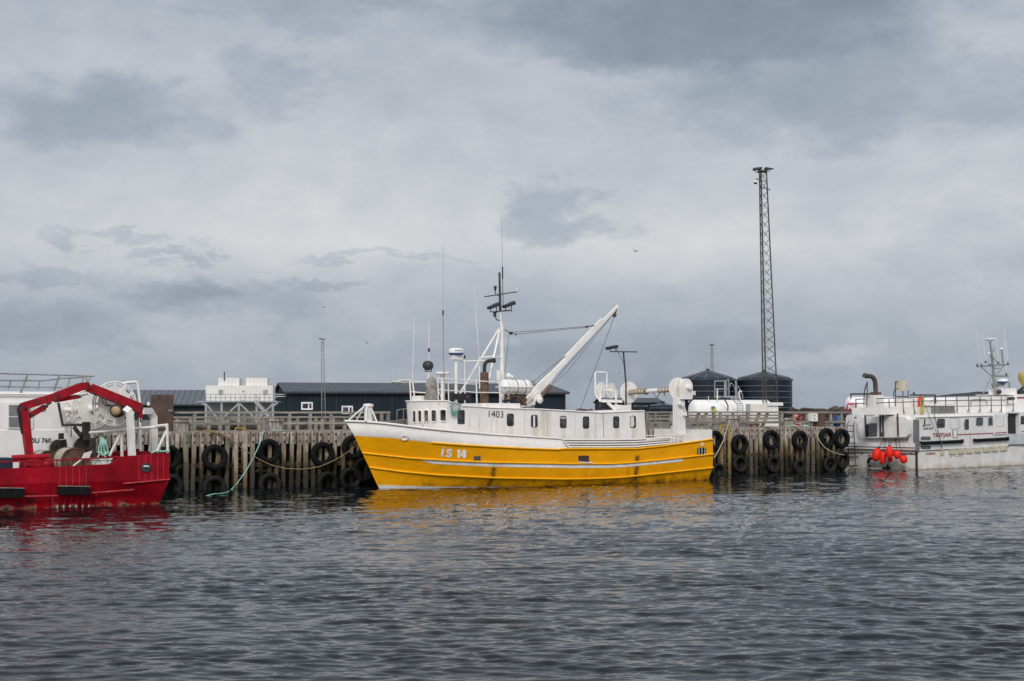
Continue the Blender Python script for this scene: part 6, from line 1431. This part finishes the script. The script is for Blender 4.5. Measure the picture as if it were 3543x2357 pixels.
# ================================================================ BIRDS
def gull(px, py, d, span, bank, hd, label, m):
    q_ = W0.pix(px, py, d); mb = MB(); s = span/2
    fw = Vector((math.cos(hd), math.sin(hd), 0)); sd = Vector((-math.sin(hd), math.cos(hd), 0)); upv = Vector((0,0,1))
    sd2 = (sd*math.cos(bank) + upv*math.sin(bank))
    mb.tube([q_ - fw*s*.5, q_ - fw*s*.3, q_, q_ + fw*s*.28, q_ + fw*s*.42, q_ + fw*s*.5], [.01, s*.07, s*.12, s*.10, s*.07, .01], 8)
    t = thing('seagull', label, 'bird', W0, q_); part('body', mb, m, t)
    for g in (-1, 1):
        a = q_ + fw*s*.12; b_ = q_ + sd2*g*s*.45 + upv*s*.20 + fw*s*.14; c_ = q_ + sd2*g*s + upv*s*.06 - fw*s*.10
        w = MB(); r1 = [a + fw*s*.10, b_ + fw*s*.09, c_]; r2 = [a - fw*s*.22, b_ - fw*s*.15, c_ - fw*s*.03]
        w.loft([[p + upv*.012 for p in r1], [p + upv*.012 for p in r2]]); w.loft([[p - upv*.012 for p in r1], [p - upv*.012 for p in r2]]); w.loft([[p + upv*.012 for p in r1], [p - upv*.012 for p in r1]]); part('wing', w, m, t)
gm = mat('gull_grey', (.30,.30,.31), .8); gd = mat('gull_dark', (.07,.07,.075), .8)
gull(2198, 869, 200, 1.4, .25, 1.0, 'grey seagull gliding high right of the derrick tip', gd)
gull(1120, 1064, 290, 1.0, -.2, 2.6, 'dark seagull flying above the slim lattice mast on the left', gd)
gull(1270, 1187, 260, 1.1, .6, .9, 'small dark seagull banking left of the whip antennas above the yellow bow', gd)
gull(2785, 1203, 330, 1.0, .3, .4, 'pale seagull far off right of the tall lattice mast', gm)
gull(1898, 1248, 420, .9, .1, 1.0, 'tiny grey seagull in the distance above the yellow boat life raft', gm)
gull(2142, 1289, 290, 1.0, .1, 0.2, 'small pale seagull gliding beside the lamp pole of the yellow boat', gm)
gull(2226, 1329, 260, .9, 1.2, 1.2, 'small brown seagull banking steeply just above the net drum', gm)
# ================================================================ HILLS, WATER, SKY, LIGHT
hm = mat('far_hill', (.020,.030,.045), 1.0, var=.15, scale=.004)
mb = MB(); rows = []
ridge = [(3100,1420),(3180,1392),(3240,1379),(3280,1367),(3330,1360),(3400,1355),(3480,1351),(3540,1349),(3700,1335),(3900,1330),(4300,1345),(4900,1400)]
dH = 3200.0
for dd, f in ((dH - 700, 0), (dH, 1), (dH + 900, .5)):
    r_ = []
    for i in range(90):
        x = lerp(3100, 4900, i/89); y = interp([a for a, _ in ridge], [b for _, b in ridge], x) + 1.2*math.sin(i*1.7) + .8*math.sin(i*3.1)
        p = W0.pix(x, y, dH); r_.append(Vector((p.x, dd, lerp(-2, p.z, f))))
    rows.append(r_)
mb.loft(rows); o = part('hills', mb, hm, None, W0, (0,0,0)); o['kind'] = 'structure'
# water: one sheet, fine waves near, flat far away
rng = np.random.default_rng(5)
ys = [-60, -10, 4]
y = 11.5
while y < 118: ys.append(y); y *= 1.0021 if y < 40 else 1.0036
ys += [125, 140, 170, 230, 400, 900, 2400, 6000]
ys = np.array(ys); NX = 920; ts = np.linspace(-1, 1, NX)
hw = np.where(ys < 4.5, 22, np.where(ys > 118, ys*1.2, .40*ys + 8)); hw = np.maximum(hw, 12)
X = ts[None, :]*hw[:, None]; X[:, 0] = -np.maximum(320, 1.2*ys); X[:, -1] = np.maximum(320, 1.2*ys); Y = np.repeat(ys[:, None], NX, 1); Z = np.zeros_like(X)
def vnoise(x, y, s, seed):
    g = np.random.default_rng(seed).random((64, 64)); xf = x/s; yf = y/s; xi = np.floor(xf).astype(int); yi = np.floor(yf).astype(int); fx = xf-xi; fy = yf-yi
    fx = fx*fx*(3-2*fx); fy = fy*fy*(3-2*fy); G = lambda a, b: g[a % 64, b % 64]
    return (G(xi,yi)*(1-fx)+G(xi+1,yi)*fx)*(1-fy)+(G(xi,yi+1)*(1-fx)+G(xi+1,yi+1)*fx)*fy
wx = X + .6*(vnoise(X, Y, 2.5, 1)-.5); wy = Y + .6*(vnoise(X, Y, 2.1, 2)-.5)
NWAVE = 110
MODS = [vnoise(X*.5 + 31*j, Y, (1.2, 2.0, 3.2, 5.5)[j % 4], 100 + j) for j in range(8)]
GUST = .45 + .7*vnoise(X*.35, Y, 4.5, 77) + .4*vnoise(X*.4, Y, 1.6, 78)
for i in range(NWAVE):
    lam = .14*(2.2/.14)**(i/(NWAVE-1)); k = 2*math.pi/lam
    th = rng.normal(math.pi/2 + .08, .36); slope = WAVE_SLOPE*(1.0 if lam < .42 else (.62 if lam < .8 else (.42 if lam < 1.3 else .28)))/math.sqrt(NWAVE/2)
    ph = rng.uniform(0, 2*math.pi); a = slope/k
    m_ = (.2 + 1.6*MODS[i % 8])*GUST
    s = np.sin(k*(wx*math.cos(th) + wy*math.sin(th)) + ph)
    Z += a*m_*(s + .35*(s*s - .5))
Z *= np.where((Y < 6) | (Y > 119), 0, 1)*np.clip((Y-10.5)/2, 0, 1)*np.clip((1-np.abs(ts[None, :]))*40, 0, 1)
me = bpy.data.meshes.new('water'); NY = len(ys)
co = np.stack([X, Y, Z], -1).reshape(-1, 3).astype(np.float32); idx = np.arange(NY*NX).reshape(NY, NX)
fc = np.stack([idx[:-1,:-1], idx[:-1,1:], idx[1:,1:], idx[1:,:-1]], -1).reshape(-1, 4).astype(np.int32)
me.vertices.add(len(co)); me.vertices.foreach_set('co', co.ravel()); me.loops.add(fc.size); me.loops.foreach_set('vertex_index', fc.ravel())
me.polygons.add(len(fc)); me.polygons.foreach_set('loop_start', np.arange(0, fc.size, 4, dtype=np.int32)); me.polygons.foreach_set('loop_total', np.full(len(fc), 4, np.int32))
me.polygons.foreach_set('use_smooth', np.ones(len(fc), bool)); me.update(); me.validate()
wmat = bpy.data.materials.new('sea_water'); nt, N, L = nodes_of(wmat)
out = N.new('ShaderNodeOutputMaterial'); bs = N.new('ShaderNodeBsdfPrincipled'); L.new(bs.outputs[0], out.inputs[0])
bs.inputs['Base Color'].default_value = (.004,.007,.009,1); bs.inputs['Roughness'].default_value = .03; bs.inputs['IOR'].default_value = 1.333
tc = N.new('ShaderNodeTexCoord'); mp = N.new('ShaderNodeMapping'); mp.inputs['Scale'].default_value = (1, 1.7, 1); L.new(tc.outputs['Object'], mp.inputs[0])
n1 = N.new('ShaderNodeTexNoise'); n1.inputs['Scale'].default_value = 5.5; n1.inputs['Detail'].default_value = 3; L.new(mp.outputs[0], n1.inputs[0])
bp_ = N.new('ShaderNodeBump'); bp_.inputs['Distance'].default_value = WATER_BUMP; bp_.inputs['Strength'].default_value = 1; L.new(n1.outputs[0], bp_.inputs['Height']); L.new(bp_.outputs[0], bs.inputs['Normal'])
me.materials.append(wmat); o = bpy.data.objects.new('water', me); COL.objects.link(o); o['kind'] = 'structure'
# sky
SUN_EL, SUN_AZ = R(34), R(187)      # azimuth clockwise from +Y
wd_ = bpy.data.worlds.new('World'); sc.world = wd_; wd_.use_nodes = True; nt = wd_.node_tree; nt.nodes.clear(); N, L = nt.nodes, nt.links
out = N.new('ShaderNodeOutputWorld'); bg = N.new('ShaderNodeBackground'); L.new(bg.outputs[0], out.inputs[0]); bg.inputs[1].default_value = .1
sky = N.new('ShaderNodeTexSky'); sky.sky_type = 'NISHITA'; sky.sun_disc = False; sky.sun_elevation = SUN_EL; sky.sun_rotation = SUN_AZ; sky.air_density = 1.2; sky.dust_density = 2
tc = N.new('ShaderNodeTexCoord'); sep = N.new('ShaderNodeSeparateXYZ'); L.new(tc.outputs['Generated'], sep.inputs[0])
def m2(op, a, b=0.0, c=0.0):
    q_ = N.new('ShaderNodeMath'); q_.operation = op
    for i, x in enumerate((a, b, c)):
        if isinstance(x, (int, float)): q_.inputs[i].default_value = x
        else: L.new(x, q_.inputs[i])
    return q_.outputs[0]
def mrange(x, a, b, c, d, smoothst=False):
    q_ = N.new('ShaderNodeMapRange'); q_.interpolation_type = 'SMOOTHSTEP' if smoothst else 'LINEAR'
    for i, v_ in enumerate((a, b, c, d)): q_.inputs[i+1].default_value = v_
    L.new(x, q_.inputs[0]); return q_.outputs[0]
az = m2('ARCTAN2', sep.outputs[0], sep.outputs[1]); el = m2('ARCSINE', sep.outputs[2])
cmb = N.new('ShaderNodeCombineXYZ'); L.new(az, cmb.inputs[0]); L.new(el, cmb.inputs[1])
def snoise(sx, sy, det=6, rough=.55, off=0.0, dist=0.0):
    mp = N.new('ShaderNodeMapping'); mp.inputs['Scale'].default_value = (sx, sy, 1); mp.inputs['Location'].default_value = (off, off*.7, off); L.new(cmb.outputs[0], mp.inputs[0])
    n = N.new('ShaderNodeTexNoise'); n.inputs['Scale'].default_value = 1; n.inputs['Detail'].default_value = det; n.inputs['Roughness'].default_value = rough; n.inputs['Distortion'].default_value = dist; L.new(mp.outputs[0], n.inputs[0]); return n.outputs[0]
wxn = m2('MULTIPLY', m2('SUBTRACT', snoise(11, 22, 8, .64, 3.1), .5), .20); wyn = m2('MULTIPLY', m2('SUBTRACT', snoise(11, 24, 8, .64, 8.7), .5), .09)
azw = m2('ADD', az, wxn); elw = m2('ADD', el, wyn)
def blob(dx, dy, rx, ry, w, soft=.02):
    fx = dx*1.5032; fy = dy*1.5032; a0 = math.atan((fx-CX)/FL); e0 = math.atan((CY-fy)/FL) + PIT
    sx = FL/(rx*1.5032); sy = FL/(ry*1.5032)
    u_ = m2('MULTIPLY', m2('SUBTRACT', azw, a0), sx); v_ = m2('MULTIPLY', m2('SUBTRACT', elw, e0), sy)
    r2 = m2('ADD', m2('MULTIPLY', u_, u_), m2('MULTIPLY', v_, v_)); return m2('MULTIPLY', mrange(r2, soft, 1.85, 1, 0, True), w)
tot = None
for b_ in SKY_BLOBS:
    x = blob(*b_); tot = x if tot is None else m2('ADD', tot, x)
base = mrange(el, R(0), R(16), 0, 1)
cr = N.new('ShaderNodeValToRGB'); e_ = cr.color_ramp.elements; L.new(base, cr.inputs[0])
for i, (p_, v_) in enumerate(SKY_RAMP):
    q_ = e_[i] if i < 2 else e_.new(p_)
    q_.position = p_; q_.color = (v_, v_, v_, 1)
n_big = m2('MULTIPLY', m2('SUBTRACT', snoise(7, 12, 7, .58, 1.3, .4), .5), SKY_N1); n_sm = m2('MULTIPLY', m2('SUBTRACT', snoise(24, 44, 6, .6, 5.2, .3), .5), SKY_N2)
val = m2('ADD', m2('ADD', m2('ADD', cr.outputs[0], tot), n_big), n_sm)      # perceptual grey 0..1
zen = mrange(el, R(17), R(60), 0, SKY_ZEN, True); val = m2('ADD', val, zen); val = m2('MAXIMUM', val, .30)
hr = N.new('ShaderNodeValToRGB'); L.new(val, hr.inputs[0]); e_ = hr.color_ramp.elements
for i, (p_, c_) in enumerate(((.0,(80,90,101)),(.44,(112,124,139)),(.55,(138,149,163)),(.65,(165,173,184)),(.74,(190,194,200)),(.82,(208,210,212)),(1.0,(252,253,255)))):
    q_ = e_[i] if i < 2 else e_.new(p_)
    q_.position = p_; q_.color = (*lin(*c_), 1)
sc10 = N.new('ShaderNodeVectorMath'); sc10.operation = 'SCALE'; sc10.inputs['Scale'].default_value = 10*SKY_GAIN; L.new(hr.outputs[0], sc10.inputs[0])
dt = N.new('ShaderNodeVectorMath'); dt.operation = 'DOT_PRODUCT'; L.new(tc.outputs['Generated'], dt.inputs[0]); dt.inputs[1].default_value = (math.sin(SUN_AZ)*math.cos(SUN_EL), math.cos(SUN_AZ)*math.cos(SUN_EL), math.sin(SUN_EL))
boost = mrange(dt.outputs['Value'], .12, 1.0, 1, SUN_GLOW_BOOST, True); sb = N.new('ShaderNodeVectorMath'); sb.operation = 'SCALE'; L.new(sc10.outputs[0], sb.inputs[0]); L.new(boost, sb.inputs['Scale'])  # unseen sky glow around the sun, added to brighten hulls and walls
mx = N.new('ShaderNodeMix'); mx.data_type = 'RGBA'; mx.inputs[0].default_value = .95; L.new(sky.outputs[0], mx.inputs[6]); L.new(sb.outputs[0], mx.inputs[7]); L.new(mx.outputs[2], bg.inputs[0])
# sun (veiled by cloud)
sl = bpy.data.lights.new('sun', 'SUN'); sl.energy = SUN_E; sl.angle = R(14); sl.color = (1, .965, .91); so = bpy.data.objects.new('sun', sl); COL.objects.link(so)
dr = Vector((math.sin(SUN_AZ)*math.cos(SUN_EL), math.cos(SUN_AZ)*math.cos(SUN_EL), math.sin(SUN_EL))); so.rotation_euler = dr.to_track_quat('Z', 'Y').to_euler(); so.location = dr*50
cd = bpy.data.cameras.new('camera'); cd.sensor_width = 36; cd.lens = FL/3543*36; cd.clip_end = 20000; cd.clip_start = .1
cam = bpy.data.objects.new('camera', cd); COL.objects.link(cam); cam.location = CAMP; cam.rotation_euler = (math.pi/2 + PIT, 0, 0); sc.camera = cam
sc.view_settings.view_transform = 'Standard'; sc.view_settings.look = 'None'; sc.view_settings.exposure = 0; sc.view_settings.gamma = 1
sc.cycles.max_bounces = 6; sc.cycles.diffuse_bounces = 3; sc.cycles.glossy_bounces = 4
